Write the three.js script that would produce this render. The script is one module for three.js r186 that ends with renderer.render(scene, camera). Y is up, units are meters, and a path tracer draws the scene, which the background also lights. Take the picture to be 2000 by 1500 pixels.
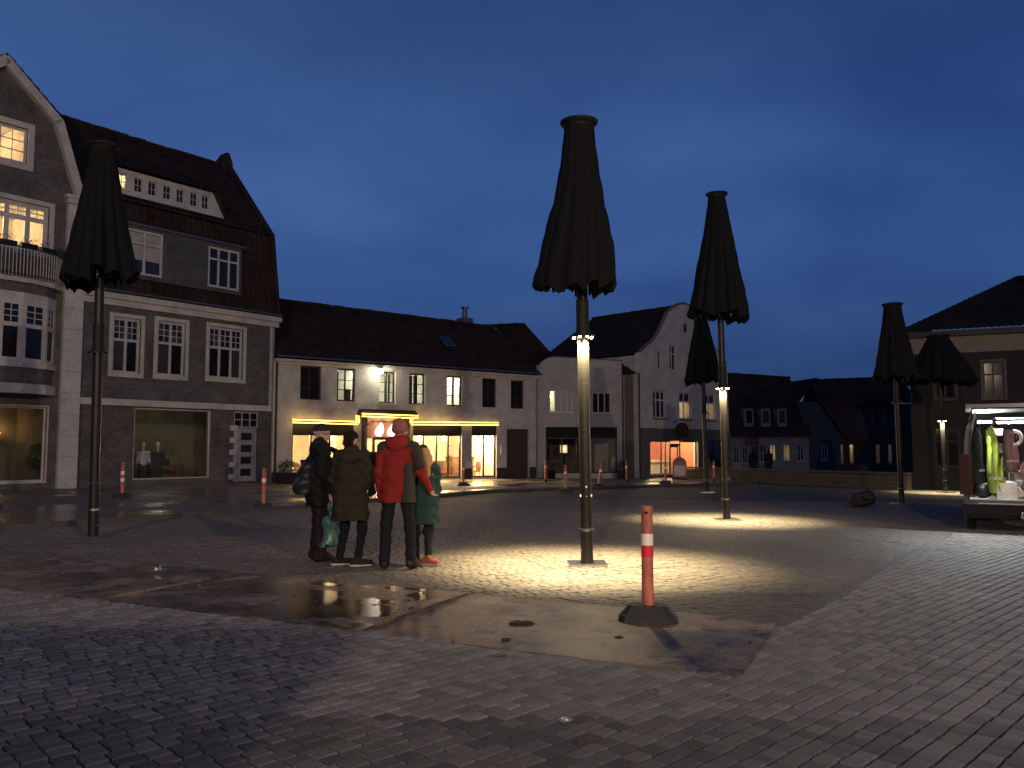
import * as THREE from 'three';
import { mergeGeometries } from 'three/addons/utils/BufferGeometryUtils.js';
import { RectAreaLightUniformsLib } from 'three/addons/lights/RectAreaLightUniformsLib.js';
RectAreaLightUniformsLib.init();

// ---------- camera, sky, exposure ----------
const scene = new THREE.Scene();
const camera = new THREE.PerspectiveCamera(2 * Math.atan(750 / 1600) * 180 / Math.PI, 4 / 3, 0.05, 3000);
camera.position.set(0, 1.55, 0);
camera.rotation.set(Math.atan(122 / 1600), 0, 0);
const renderer = new THREE.WebGLRenderer({ antialias: true });
renderer.toneMapping = THREE.LinearToneMapping;
renderer.toneMappingExposure = 1;
renderer.shadowMap.enabled = true;

let seed = 7;
const rnd = () => { seed |= 0; seed = seed + 0x6D2B79F5 | 0; let t = Math.imul(seed ^ seed >>> 15, 1 | seed); t = t + Math.imul(t ^ t >>> 7, 61 | t) ^ t; return ((t ^ t >>> 14) >>> 0) / 4294967296; };
const rr = (a, b) => a + (b - a) * rnd();
const hash = (x, y, z, s) => { let h = Math.imul(x, 374761393) ^ Math.imul(y, 668265263) ^ Math.imul(z, 2147483647) ^ Math.imul(s, 974634777); h = Math.imul(h ^ h >>> 13, 1274126177); return ((h ^ h >>> 16) >>> 0) / 4294967296; };
const sm = t => t * t * (3 - 2 * t), lerp = (a, b, t) => a + (b - a) * t, clamp = (x, a, b) => Math.min(b, Math.max(a, x));
const sstep = (a, b, x) => sm(clamp((x - a) / (b - a), 0, 1));
// value noise; px, py: period (0 = none)
function vn(x, y, z, s, px = 0, py = 0) {
  const X = Math.floor(x), Y = Math.floor(y), Z = Math.floor(z), fx = sm(x - X), fy = sm(y - Y), fz = sm(z - Z);
  const w = (i, p) => p ? ((i % p) + p) % p : i;
  const h = (i, j, k) => hash(w(X + i, px), w(Y + j, py), Z + k, s);
  return lerp(lerp(lerp(h(0, 0, 0), h(1, 0, 0), fx), lerp(h(0, 1, 0), h(1, 1, 0), fx), fy), lerp(lerp(h(0, 0, 1), h(1, 0, 1), fx), lerp(h(0, 1, 1), h(1, 1, 1), fx), fy), fz);
}
function fbm(x, y, z, o, s, p = 0) { let a = 0.5, r = 0, n = 0; for (let i = 0; i < o; i++) { r += a * vn(x, y, z, s + i * 17, p, p); n += a; a *= 0.5; x *= 2; y *= 2; z *= 2; p *= 2; } return r / n; }

{ // dusk sky with thin cloud
  const W = 1024, H = 512, d = new Float32Array(W * H * 4);
  for (let j = 0; j < H; j++) {
    const el = ((j + 0.5) / H - 0.5) * Math.PI, ce = Math.cos(el), se = Math.sin(el);
    for (let i = 0; i < W; i++) {
      const az = ((i + 0.5) / W) * 2 * Math.PI - Math.PI, x = ce * Math.cos(az), z = ce * Math.sin(az);
      const k = 1 / (0.22 + Math.max(se, 0));
      const wx0 = fbm(x * k * 0.8 + 3, z * k * 0.8 + 8, se * 2, 3, 23) - 0.5;
      const c = fbm(x * k * 0.9 + 9 + wx0 * 1.6, z * k * 2.1 + 4 + wx0 * 2.2, se * 3, 6, 3), c2 = fbm(x * 2.6 + 5 + wx0, z * 2.6 + 1, se * 3.4 + 7, 4, 41);
      const e = clamp(el / 0.6, 0, 1);
      let b = 0.70 + 0.5 * sstep(0.05, 0.42, e) - 0.55 * sstep(0.5, 1.1, e);
      const g = clamp(0.45 + 1.3 * (c - 0.5) + 1.1 * (c2 - 0.5), 0, 1);
      b *= 0.72 + 0.5 * g;
      const o = (j * W + i) * 4;
      d[o] = b * lerp(0.021, 0.035, g); d[o + 1] = b * lerp(0.06, 0.079, g); d[o + 2] = b * lerp(0.216, 0.21, g); d[o + 3] = 1;
    }
  }
  const sky = new THREE.DataTexture(d, W, H, THREE.RGBAFormat, THREE.FloatType);
  sky.mapping = THREE.EquirectangularReflectionMapping; sky.magFilter = THREE.LinearFilter; sky.minFilter = THREE.LinearFilter; sky.needsUpdate = true;
  scene.background = sky; scene.environment = sky;
}
const sun = new THREE.DirectionalLight(new THREE.Color(0.6, 0.7, 1), 0.012); // last light of the sky after sunset
sun.position.set(30, 35, 20); sun.castShadow = true; sun.shadow.radius = 60;
Object.assign(sun.shadow.camera, { left: -60, right: 60, top: 60, bottom: -60, far: 200 }); scene.add(sun, sun.target);

// ---------- helpers ----------
const gy = (x, z) => 0.07 - 0.008 * x + 0.006 * z;             // the square falls gently away to the far side
const V = (x, y, z) => new THREE.Vector3(x, y, z);
const used = {};
const numbered = n => { const k = used[n] = (used[n] ?? -1) + 1; return k ? n + '_' + String(k).padStart(3, '0') : n; };
function uvm(g) { // uv in metres by the side a face points to
  if (g.index) g = g.toNonIndexed();
  const p = g.attributes.position, n = p.count, uv = new Float32Array(n * 2), a = V(), b = V(), c = V();
  for (let i = 0; i < n; i += 3) {
    a.fromBufferAttribute(p, i); b.fromBufferAttribute(p, i + 1); c.fromBufferAttribute(p, i + 2);
    const q = b.clone().sub(a).cross(c.clone().sub(a)), ax = Math.abs(q.x), ay = Math.abs(q.y), az = Math.abs(q.z);
    for (let k = 0; k < 3; k++) {
      const x = p.getX(i + k), y = p.getY(i + k), z = p.getZ(i + k);
      const [u, v] = az >= ax && az >= ay ? [x, y] : ax >= ay ? [z, y] : [x, z];
      uv[(i + k) * 2] = u; uv[(i + k) * 2 + 1] = v;
    }
  }
  g.setAttribute('uv', new THREE.BufferAttribute(uv, 2));
  for (const k of Object.keys(g.attributes)) if (!['position', 'normal', 'uv'].includes(k)) g.deleteAttribute(k);
  return g;
}
function part(name, geos, m, parent = scene) {
  let g = Array.isArray(geos) ? (geos.length > 1 ? mergeGeometries(geos.map(uvm)) : uvm(geos[0])) : geos;
  if (!Array.isArray(geos) && !geos.userData.keep) g = uvm(geos);
  const o = new THREE.Mesh(g, m); o.name = parent === scene ? numbered(name) : name;
  o.castShadow = o.receiveShadow = true; parent.add(o); return o;
}
const keep = g => { g.userData.keep = true; return g; };
const tag = (o, label, category, group) => { Object.assign(o.userData, { label, category }); if (group) o.userData.group = group; return o; };
function thing(name, label, category, pos = [0, 0, 0], turn = 0, group) {
  const o = new THREE.Group(); o.name = numbered(name); o.position.set(...pos); o.rotation.y = turn; scene.add(o); return tag(o, label, category, group);
}
const struct = (name, g, m) => { const o = part(name, g, m); o.userData.kind = 'structure'; return o; };
const box = (x0, x1, y0, y1, z0, z1) => new THREE.BoxGeometry(x1 - x0, y1 - y0, z1 - z0).translate((x0 + x1) / 2, (y0 + y1) / 2, (z0 + z1) / 2);
const cyl = (r0, r1, y0, y1, n = 20, x = 0, z = 0) => new THREE.CylinderGeometry(r1, r0, y1 - y0, n).translate(x, (y0 + y1) / 2, z);
const sph = (r, x, y, z, n = 12) => new THREE.SphereGeometry(r, n, Math.ceil(n * 0.7)).translate(x, y, z);
const tube = (pts, r, seg = 24, n = 8) => new THREE.TubeGeometry(new THREE.CatmullRomCurve3(pts.map(p => V(...p))), seg, r, n);
function bar(a, b, w, h = w) { // box from a to b
  const d = V(...b).sub(V(...a)), g = new THREE.BoxGeometry(w, h, d.length());
  const m = new THREE.Matrix4().lookAt(V(...b), V(...a), Math.abs(d.y) > 0.95 * d.length() ? V(1, 0, 0) : V(0, 1, 0));
  return g.applyMatrix4(m).translate((a[0] + b[0]) / 2, (a[1] + b[1]) / 2, (a[2] + b[2]) / 2);
}
function poly(pts, holes, depth, z1 = 0) { // outline in x,y extruded backwards from z1
  const s = new THREE.Shape(pts.map(p => new THREE.Vector2(...p)));
  for (const [x0, x1, y0, y1] of holes || []) s.holes.push(new THREE.Path([[x0, y0], [x0, y1], [x1, y1], [x1, y0]].map(p => new THREE.Vector2(...p))));
  return new THREE.ExtrudeGeometry(s, { depth, bevelEnabled: false }).translate(0, 0, z1 - depth);
}
const wallRect = (x0, x1, y0, y1, holes, depth, z1 = 0) => poly([[x0, y0], [x1, y0], [x1, y1], [x0, y1]], holes, depth, z1);
function sheet(pts, off, thick) { // level piece of ground: outline in x,z laid on the sloping square
  const g = new THREE.ExtrudeGeometry(new THREE.Shape(pts.map(([x, z]) => new THREE.Vector2(x, -z))), { depth: thick, bevelEnabled: false }).rotateX(-Math.PI / 2);
  const p = g.attributes.position;
  for (let i = 0; i < p.count; i++) p.setY(i, p.getY(i) - thick + off + gy(p.getX(i), p.getZ(i)));
  g.computeVertexNormals(); return g;
}

// ---------- textures and materials ----------
function tex(n, fn, rep, srgb) { // rep: metres per tile
  const d = new Uint8Array(n * n * 4);
  for (let j = 0; j < n; j++) for (let i = 0; i < n; i++) { const c = fn(i / n, j / n), o = (j * n + i) * 4; for (let k = 0; k < 3; k++) d[o + k] = clamp(Array.isArray(c) ? c[k] : c, 0, 1) * 255; d[o + 3] = 255; }
  const t = new THREE.DataTexture(d, n, n); t.wrapS = t.wrapT = THREE.RepeatWrapping; t.magFilter = THREE.LinearFilter; t.minFilter = THREE.LinearMipmapLinearFilter;
  t.repeat.set(1 / rep, 1 / rep); if (srgb) t.colorSpace = THREE.SRGBColorSpace; t.needsUpdate = true; return t;
}
const tMottle = tex(512, (u, v) => 0.82 + 0.2 * (fbm(u * 6, v * 6, 1, 6, 5, 6) - 0.5) + 0.14 * (fbm(u * 60, v * 60, 3, 2, 8, 60) - 0.5), 3.1, true);
const tStreak = tex(512, (u, v) => 0.82 + 0.42 * (fbm(u * 5, v * 5, 1, 5, 15, 5) - 0.5) + 0.22 * (vn(u * 90, v * 34, 2, 9, 90, 34) - 0.5) + 0.1 * (hash(Math.floor(v * 44), 3, 1, 2) - 0.5), 2.9, true);
const tGrain = tex(256, (u, v) => fbm(u * 16, v * 16, 2, 4, 21, 16), 0.5, false);
const tFine = tex(256, (u, v) => fbm(u * 40, v * 40, 2, 3, 27, 40), 0.35, false);
const tWeave = tex(256, (u, v) => 0.5 + 0.2 * Math.sin(u * 64 * Math.PI) * Math.sin(v * 64 * Math.PI) + 0.5 * (fbm(u * 12, v * 12, 5, 4, 33, 12) - 0.5), 0.25, false);
const tWood = tex(256, (u, v) => 0.75 + 0.5 * (fbm(u * 40, v * 3, 2, 4, 51, 0) - 0.5), 1.2, true);
const C = (r, g, b) => new THREE.Color().setRGB(r, g, b);
const M = (r, g, b, rough = 0.7, o = {}) => new THREE.MeshStandardMaterial({ color: C(r, g, b), roughness: rough, ...o });
const glow = (r, g, b, k) => new THREE.MeshStandardMaterial({ color: C(0.2, 0.2, 0.2), emissive: C(r, g, b), emissiveIntensity: k, roughness: 0.5 });
const plaster = { map: tMottle, bumpMap: tFine, bumpScale: 0.003 };
const mat = {
  white: M(0.68, 0.65, 0.6, 0.55, { map: tMottle }), cream: M(0.7, 0.65, 0.58, 0.85, plaster), palewall: M(0.46, 0.45, 0.43, 0.85, plaster), gablewhite: M(0.6, 0.575, 0.53, 0.85, plaster),
  greybrick: M(0.135, 0.124, 0.119, 0.85, { map: tStreak, bumpMap: tGrain, bumpScale: 0.006 }), redbrick: M(0.07, 0.034, 0.027, 0.85, { map: tStreak, bumpMap: tGrain, bumpScale: 0.006 }),
  darkplaster: M(0.13, 0.115, 0.1, 0.85, plaster), blueplaster: M(0.06, 0.062, 0.068, 0.85, plaster), plinth: M(0.05, 0.045, 0.042, 0.75, plaster),
  roof: new THREE.MeshPhysicalMaterial({ color: C(0.05, 0.032, 0.026), roughness: 0.85, specularIntensity: 0.25, map: tStreak, bumpMap: tGrain, bumpScale: 0.01 }), slate: new THREE.MeshPhysicalMaterial({ color: C(0.022, 0.022, 0.024), roughness: 0.85, specularIntensity: 0.25, map: tStreak, bumpMap: tGrain, bumpScale: 0.006 }), cladding: M(0.1, 0.1, 0.1, 0.6, { map: tStreak }),
  brown: M(0.05, 0.032, 0.022, 0.5, { map: tWood }), door: M(0.12, 0.08, 0.05, 0.6, { map: tWood }), zinc: M(0.14, 0.14, 0.15, 0.45, { metalness: 0.6 }),
  darkglass: new THREE.MeshPhysicalMaterial({ color: C(0.012, 0.012, 0.014), roughness: 0.06, specularIntensity: 1 }),
  netcurtain: new THREE.MeshPhysicalMaterial({ color: C(0.07, 0.066, 0.06), roughness: 0.12, map: tMottle }),
  glass: new THREE.MeshPhysicalMaterial({ color: C(0.95, 0.95, 0.95), roughness: 0.02, transmission: 1, thickness: 0 }),
  iron: M(0.02, 0.02, 0.02, 0.5, { metalness: 0.5 }), leaf: M(0.03, 0.05, 0.018, 0.7, { side: THREE.DoubleSide }),
  cream2: M(0.72, 0.66, 0.52, 0.9, { map: tMottle }), olive: M(0.24, 0.22, 0.15, 0.9, { map: tMottle }), wainscot: M(0.16, 0.09, 0.05, 0.6, { map: tWood }), floor: M(0.16, 0.11, 0.07, 0.4, { map: tWood }),
  salmon: M(0.62, 0.24, 0.16, 0.85, { map: tMottle }), tile: M(0.62, 0.58, 0.5, 0.5, { map: tMottle }),
  rubber: M(0.03, 0.03, 0.028, 0.75, { map: tMottle, bumpMap: tGrain, bumpScale: 0.003 }), orange: M(0.58, 0.165, 0.115, 0.5, { map: tStreak }), bandwhite: M(0.85, 0.8, 0.7, 0.35), bandred: M(0.7, 0.03, 0.05, 0.35),
  canvas: new THREE.MeshPhysicalMaterial({ color: C(0.0085, 0.009, 0.0098), roughness: 0.85, specularIntensity: 0.2, bumpMap: tWeave, bumpScale: 0.004 }), pole: new THREE.MeshPhysicalMaterial({ color: C(0.014, 0.0125, 0.011), roughness: 0.42, specularIntensity: 0.5, bumpMap: tGrain, bumpScale: 0.0006 }), steel: M(0.5, 0.48, 0.45, 0.25, { metalness: 1 }), collar: new THREE.MeshPhysicalMaterial({ color: C(0.012, 0.012, 0.012), roughness: 0.6, specularIntensity: 0.4 }),
  stone: M(0.15, 0.135, 0.11, 0.75, { map: tMottle, bumpMap: tGrain, bumpScale: 0.004 }),
};
function point(parent, x, y, z, cd, col, r = 1) { const l = new THREE.PointLight(col, cd); l.position.set(x, y, z); l.castShadow = true; l.shadow.radius = r; parent.add(l); return l; }
const WARM = C(1, 0.7, 0.36), WARMER = C(1, 0.56, 0.22), COOL = C(0.92, 1, 0.86), LED = C(1, 0.78, 0.44);

// ---------- ground ----------
{
  const g = new THREE.PlaneGeometry(1600, 1600, 2, 2).rotateX(-Math.PI / 2).translate(0, 0, -600), p = g.attributes.position;
  for (let i = 0; i < p.count; i++) p.setY(i, gy(p.getX(i), p.getZ(i)) - 0.03);
  g.computeVertexNormals(); struct('ground', g, M(0.035, 0.032, 0.03, 0.8, { map: tMottle, bumpMap: tGrain, bumpScale: 0.01 }));
}
// road plates: a strip across the picture; ux runs left along it, wx runs from its front edge to its back edge
const FR = [1.53, -5.56], ux = [-0.906, -0.423], wx = [0.423, -0.906], PW = 1.92, PL = 3.07;
const BR = [FR[0] + wx[0] * PW, FR[1] + wx[1] * PW], edge = [8.06 - BR[0], -15.35 - BR[1]];
const behindPlates = (x, z) => (x - FR[0]) * wx[0] + (z - FR[1]) * wx[1] > PW;
const leftOfEdge = (x, z) => (x - BR[0]) * edge[1] - (z - BR[1]) * edge[0] > 0;
const onPlates = (x, z) => { const a = (x - FR[0]) * wx[0] + (z - FR[1]) * wx[1], b = (x - FR[0]) * ux[0] + (z - FR[1]) * ux[1]; return a > 0.1 && a < PW - 0.1 && b > 0.1 && b < 4 * PL - 0.1; };
const inSquare = (x, z) => behindPlates(x, z) && leftOfEdge(x, z);
const kerbLine = [[-24, 2], [-9.2, -14.88], [-6.3, -19.57], [-5.32, -21.48], [-0.76, -30.4], [6, -36.2], [12, -40.6], [15.5, -49]];
function inPavement(x, z) { for (let i = 0; i < kerbLine.length - 1; i++) { const [a, b] = [kerbLine[i], kerbLine[i + 1]]; if (z <= a[1] && z >= b[1]) return x < lerp(a[0], b[0], (z - a[1]) / (b[1] - a[1])) + 0.2; } return z < -49; }
// one stone, top edges chamfered, 1 x 1 x 0.05
function settGeo(c) {
  const v = [], q = (a, b, c2, d) => v.push(...a, ...b, ...c2, ...a, ...c2, ...d), t = 0.5 - c;
  const T = [[-t, 0, -t * 1.0], [-t, 0, t], [t, 0, t], [t, 0, -t]], B = [[-0.5, -0.06, -0.5], [-0.5, -0.06, 0.5], [0.5, -0.06, 0.5], [0.5, -0.06, -0.5]], L = B.map(p => [p[0], -0.5, p[2]]);
  q(T[0], T[1], T[2], T[3]); for (let i = 0; i < 4; i++) { const k = (i + 1) % 4; q(B[i], B[k], T[k], T[i]); q(L[i], L[k], B[k], B[i]); }
  const g = new THREE.BufferGeometry(); g.setAttribute('position', new THREE.Float32BufferAttribute(v, 3));
  g.setAttribute('uv', new THREE.Float32BufferAttribute(v.flatMap((_, i) => i % 3 ? [] : [v[i] * 0.1, v[i + 2] * 0.1]), 2)); g.computeVertexNormals(); g.userData.keep = true; return g;
}
const settShape = [settGeo(0.06), settGeo(0.09), settGeo(0.12)];
function setts(name, dir, wRow, lmin, lmax, test, near, far, tones, rough) {
  const root = new THREE.Group(); root.name = numbered(name); root.userData.kind = 'structure'; scene.add(root);
  const [dx, dz] = dir, nx = -dz, nz = dx, list = [], ang = Math.atan2(-dz, dx);
  const R = far * 1.15;
  for (let r = -Math.ceil(R / wRow); r < R / wRow; r++) {
    let s = -R + rnd() * lmax; const off = r * wRow;
    while (s < R) {
      const l = rr(lmin, lmax), c = s + l / 2; s += l;
      const x = dx * c + nx * off, z = dz * c + nz * off, d = -z;
      if (d < near || d > far || Math.abs(x) > 0.70 * d + 1.2 || !test(x, z)) continue;
      list.push([x, z, l, d > 3.95 && Math.abs(x) < 0.62 * d ? d : 1e3 + d]);
    }
  }
  list.sort((a, b) => a[3] - b[3]);
  const tone = list.map(([x, z]) => { const w = fbm(x * 0.5 + 40, z * 0.5 + 40, 2, 3, 61), q = rnd(); return clamp(0.68 * q + 0.8 * (w - 0.5) + 0.2, 0, 0.999); });
  const colOf = t => tones[0].clone().lerp(tones[1], t);
  const mats = [0, 1, 2, 3, 4, 5].map(i => new THREE.MeshStandardMaterial({ color: colOf(i / 5), roughness: rough, bumpMap: tGrain, bumpScale: 0.002, map: tMottle }));
  const rest = new THREE.InstancedMesh(settShape[1], new THREE.MeshStandardMaterial({ color: 0xffffff, roughness: rough, bumpMap: tGrain, bumpScale: 0.002 }), Math.max(1, list.length - 300));
  const o = new THREE.Object3D(); rest.name = 'paving_stones'; rest.userData.kind = 'stuff'; rest.castShadow = rest.receiveShadow = true; root.add(rest);
  list.forEach(([x, z, l], i) => {
    const m = i < 300 ? new THREE.Mesh(settShape[i % 3], mats[Math.floor(tone[i] * 6)]) : o;
    const wv = (p, q) => 0.014 * (fbm(p * 1.1 + 60, q * 1.1 + 60, 5, 3, 171) - 0.55), sx = (wv(x + 0.06, z) - wv(x - 0.06, z)) / 0.12, sz = (wv(x, z + 0.06) - wv(x, z - 0.06)) / 0.12;
    m.rotation.order = 'YXZ'; m.position.set(x, gy(x, z) + wv(x, z) + rr(-0.006, 0.0), z); m.rotation.set(rr(-0.018, 0.018) + sz, ang + rr(-0.03, 0.03), rr(-0.018, 0.018) - sx); m.scale.set(l - rr(0.008, 0.016), 0.06, wRow - rr(0.011, 0.02));
    if (i < 300) { m.name = 'paving_stone'; m.castShadow = m.receiveShadow = true; root.add(m); } else { o.updateMatrix(); rest.setMatrixAt(i - 300, o.matrix); rest.setColorAt(i - 300, colOf(tone[i])); }
  });
}
setts('forecourt_paving', [0.70, -0.714], 0.112, 0.10, 0.155, (x, z) => !inSquare(x, z) && !inPavement(x, z) && !onPlates(x, z), 3.0, 19, [C(0.088, 0.083, 0.078), C(0.212, 0.2, 0.186)], 0.78);
setts('square_paving', [0.86, -0.51], 0.1, 0.10, 0.16, (x, z) => inSquare(x, z) && !inPavement(x, z) && !onPlates(x, z), 6, 26, [C(0.08, 0.068, 0.055), C(0.13, 0.112, 0.09)], 0.66);
{ // border course between the square and the forecourt
  const root = new THREE.Group(); root.name = 'paving_border'; root.userData.kind = 'structure'; scene.add(root);
  const L = Math.hypot(...edge), m = [0.075, 0.09, 0.105].map(k => M(k * 1.1, k * 0.95, k * 0.8, 0.7, { map: tMottle, bumpMap: tGrain, bumpScale: 0.002 }));
  for (let t = -0.05; t < L * 1.02; t += 0.2) { const q = new THREE.Mesh(settShape[0], m[Math.floor(rnd() * 3)]), x = BR[0] + edge[0] * (t + 0.1) / L, z = BR[1] + edge[1] * (t + 0.1) / L; q.name = 'border_stone'; q.position.set(x, gy(x, z) + 0.006, z); q.rotation.y = Math.atan2(-edge[1], edge[0]) + rr(-0.01, 0.01); q.scale.set(0.192, 0.07, 0.15); q.castShadow = q.receiveShadow = true; root.add(q); }
}
struct('pavement', sheet([...kerbLine.map(([x, z]) => [x - 0.12, z - 0.03]), [16, -70], [-40, -70], [-40, 2]], 0.07, 0.2), M(0.15, 0.12, 0.096, 1, { map: tMottle, bumpMap: tGrain, bumpScale: 0.003, roughnessMap: tex(512, (u, v) => lerp(0.68, 0.2, sstep(0.5, 0.62, fbm(u * 6, v * 6, 4, 5, 133, 6))), 9, false) }));
{
  const root = new THREE.Group(); root.name = 'kerb'; root.userData.kind = 'structure'; scene.add(root);
  const m = M(0.12, 0.105, 0.09, 0.6, { map: tMottle });
  for (let i = 0; i < kerbLine.length - 1; i++) {
    const [a, b] = [kerbLine[i], kerbLine[i + 1]], L = Math.hypot(b[0] - a[0], b[1] - a[1]), n = Math.max(1, Math.round(L));
    for (let k = 0; k < n; k++) {
      const t0 = (k + 0.006) / n, t1 = (k + 0.994) / n, p = [lerp(a[0], b[0], t0), lerp(a[1], b[1], t0)], q = [lerp(a[0], b[0], t1), lerp(a[1], b[1], t1)];
      part('kerb_stone', bar([p[0], gy(...p) + 0.0, p[1]], [q[0], gy(...q) + 0.0, q[1]], 0.14, 0.16 + rr(-0.004, 0.004)), m, root);
    }
  }
}
// road plates
const wet = (sx, sy, th) => (u, v) => sstep(th, th + 0.05, fbm(u * 5 + sx, v * 5 + sy, 3, 5, 71) + 0.15 * Math.exp(-(((u - 0.8) / 0.3) ** 2 + ((v - 0.5) / 0.8) ** 2)) + 0.15 * Math.exp(-(((u - 0.38) / 0.3) ** 2 + ((v - 0.75) / 0.35) ** 2)) + 0.16 * (fbm(u * 26 + sy, v * 17 + sx, 8, 3, 77) - 0.5));
function plateMat(sx, sy, th) {
  const w = wet(sx, sy, th), n = 512;
  const stain = (u, v) => fbm(u * 9 + sx, v * 6, 9, 5, 91);
  const col = tex(n, (u, v) => { const k = w(u, v), s = 0.58 + 0.75 * (stain(u, v) - 0.5) + 0.3 * (fbm(u * 110, v * 70, 1, 2, 14) - 0.5) - 0.22 * sstep(0.62, 0.7, fbm(u * 14 + sy, v * 9 + sx, 6, 4, 57)), d = s * (1 - 0.3 * k); return [d, d * 0.92, d * 0.82]; }, 1, true);
  const rgh = tex(n, (u, v) => lerp(0.5 + 0.25 * (stain(u, v) - 0.5), 0.17, w(u, v)), 1, false);
  const bmp = tex(n, (u, v) => 0.5 + (1 - w(u, v)) * 0.5 * (fbm(u * 60, v * 60, 4, 3, 19) - 0.5), 1, false);
  return new THREE.MeshStandardMaterial({ color: C(0.42, 0.36, 0.30), map: col, roughnessMap: rgh, roughness: 1, bumpMap: bmp, bumpScale: 0.004 });
}
{
  const mats = [plateMat(3, 8, 0.97), plateMat(1, 2, 0.6), plateMat(6, 4, 0.80), plateMat(11, 7, 0.84)];
  const lab = ['rightmost road plate lying on the setts, the one under the nearest orange post', 'wet road plate with shining puddles, second from the right in the strip', 'dry brown road plate, third from the right in the strip', 'leftmost road plate of the strip, cut by the picture edge'];
  for (let k = 0; k < 4; k++) {
    const c = [FR[0] + ux[0] * (k + 0.5) * PL + wx[0] * PW / 2, FR[1] + ux[1] * (k + 0.5) * PL + wx[1] * PW / 2];
    const o = thing('road_plate', lab[k], 'road plate', [c[0], gy(...c) - 0.019, c[1]], Math.atan2(ux[1], -ux[0]) + [0, 0.004, -0.012, 0.01][k], 'road plates laid in a strip');
    o.rotation.z = [0.001, -0.001, 0.003, 0][k];
    const L = PL - 0.03, T = 0.028, g = new THREE.BoxGeometry(L, T, PW, 1, 1, 1).translate(0, T / 2, 0);
    const uv = g.attributes.uv, p = g.attributes.position; for (let i = 0; i < p.count; i++) uv.setXY(i, p.getX(i) / L + 0.5, 0.5 - p.getZ(i) / PW);
    part('plate', keep(g), mats[k], o);
    for (const x of [-1, 1]) part('lifting_lug', tube([[x * (L / 2 - 0.1), T - 0.004, -0.05], [x * (L / 2 - 0.085), T + 0.012, 0], [x * (L / 2 - 0.1), T - 0.004, 0.05]], 0.007, 8, 6), mat.rubber, o);
  }
}

// ---------- building kit ----------
const turnTo = (p, q) => Math.atan2(-(q[1] - p[1]), q[0] - p[0]);
function building(name, label, p, q, cat = 'house') { const b = thing(name, label, cat, [p[0], 0, p[1]], turnTo(p, q)); b.userData.L = undefined; return b; }
const paneShapes = {};
const paneGeo = (w, h) => paneShapes[w.toFixed(2) + h.toFixed(2)] ??= uvm(new THREE.BoxGeometry(w, h, 0.006));
function win(par, x0, x1, y0, y1, { cols = 2, cw, transom = 0, top = [1, 1], bot = [1, 1], casing = 0, f = 0.055, m = mat.white, z = -0.09, sill = 0, pane = mat.darkglass, bar: bw = 0.028, name = 'window', sillM } = {}) {
  const g = [box(x0, x0 + f, y0, y1, z - 0.06, z), box(x1 - f, x1, y0, y1, z - 0.06, z), box(x0 + f, x1 - f, y0, y0 + f, z - 0.06, z), box(x0 + f, x1 - f, y1 - f, y1, z - 0.06, z)];
  if (casing) { const c = casing, e = 0.035; g.push(box(x0 - c, x0, y0 - c, y1 + c, 0.002, e), box(x1, x1 + c, y0 - c, y1 + c, 0.002, e), box(x0, x1, y1, y1 + c, 0.002, e), box(x0, x1, y0 - c, y0, 0.002, e), box(x0 - 0.004, x0, y0, y1, z, 0.002), box(x1, x1 + 0.004, y0, y1, z, 0.002)); }
  const cells = [], W = x1 - x0, cs = cw || Array.from({ length: cols + 1 }, (_, i) => i / cols), yt = transom ? lerp(y0, y1, transom) : y1;
  for (let i = 1; i < cs.length - 1; i++) g.push(box(x0 + W * cs[i] - f / 2, x0 + W * cs[i] + f / 2, y0 + f, y1 - f, z - 0.055, z + 0.006));
  if (transom) g.push(box(x0 + f, x1 - f, yt - f / 2, yt + f / 2, z - 0.05, z + 0.012));
  for (let i = 0; i < cs.length - 1; i++) {
    const a = x0 + W * cs[i] + (i ? f / 2 : f), b = x0 + W * cs[i + 1] - (i < cs.length - 2 ? f / 2 : f);
    const rows = transom ? [[y0 + f, yt - f / 2, bot], [yt + f / 2, y1 - f, top]] : [[y0 + f, y1 - f, bot]];
    for (const [c, d, [nc, nr]] of rows) {
      for (let k = 1; k < nc; k++) g.push(box(lerp(a, b, k / nc) - bw / 2, lerp(a, b, k / nc) + bw / 2, c, d, z - 0.05, z - 0.008));
      for (let k = 1; k < nr; k++) g.push(box(a, b, lerp(c, d, k / nr) - bw / 2, lerp(c, d, k / nr) + bw / 2, z - 0.048, z - 0.01));
      for (let k = 0; k < nc; k++) for (let l = 0; l < nr; l++) cells.push([lerp(a, b, (k + 0.5) / nc), lerp(c, d, (l + 0.5) / nr), (b - a) / nc - (nc > 1 ? bw : 0), (d - c) / nr - (nr > 1 ? bw : 0)]);
    }
  }
  const o = part(name, g, m, par);
  cells.forEach(([x, y, w, h], i) => { const q = part('pane', keep(paneGeo(w + 0.01, h + 0.01)), typeof pane === 'function' ? pane(i) : pane, o); q.position.set(x, y, z - 0.03); q.rotation.set(rr(-0.006, 0.006), rr(-0.006, 0.006), 0); });
  if (sill) part('sill', box(x0 - 0.08, x1 + 0.08, y0 - sill, y0, -0.08, 0.07), sillM || mat.white, o);
  return o;
}
function room(par, x0, x1, y0, y1, dep, m, zf = -0.3, floorM = mat.floor) { // closed room behind a wall whose inside face is at zf
  const t = 0.08, z0 = zf - dep;
  part('room_wall', [box(x0 - t, x1 + t, y0 - t, y1 + t, z0 - t, z0), box(x0 - t, x0, y0, y1, z0, zf), box(x1, x1 + t, y0, y1, z0, zf)], m, par);
  part('room_ceiling', box(x0 - t, x1 + t, y1, y1 + t, z0, zf), mat.white, par); part('room_floor', box(x0 - t, x1 + t, y0 - t, y0, z0, zf), floorM, par);
}
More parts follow.
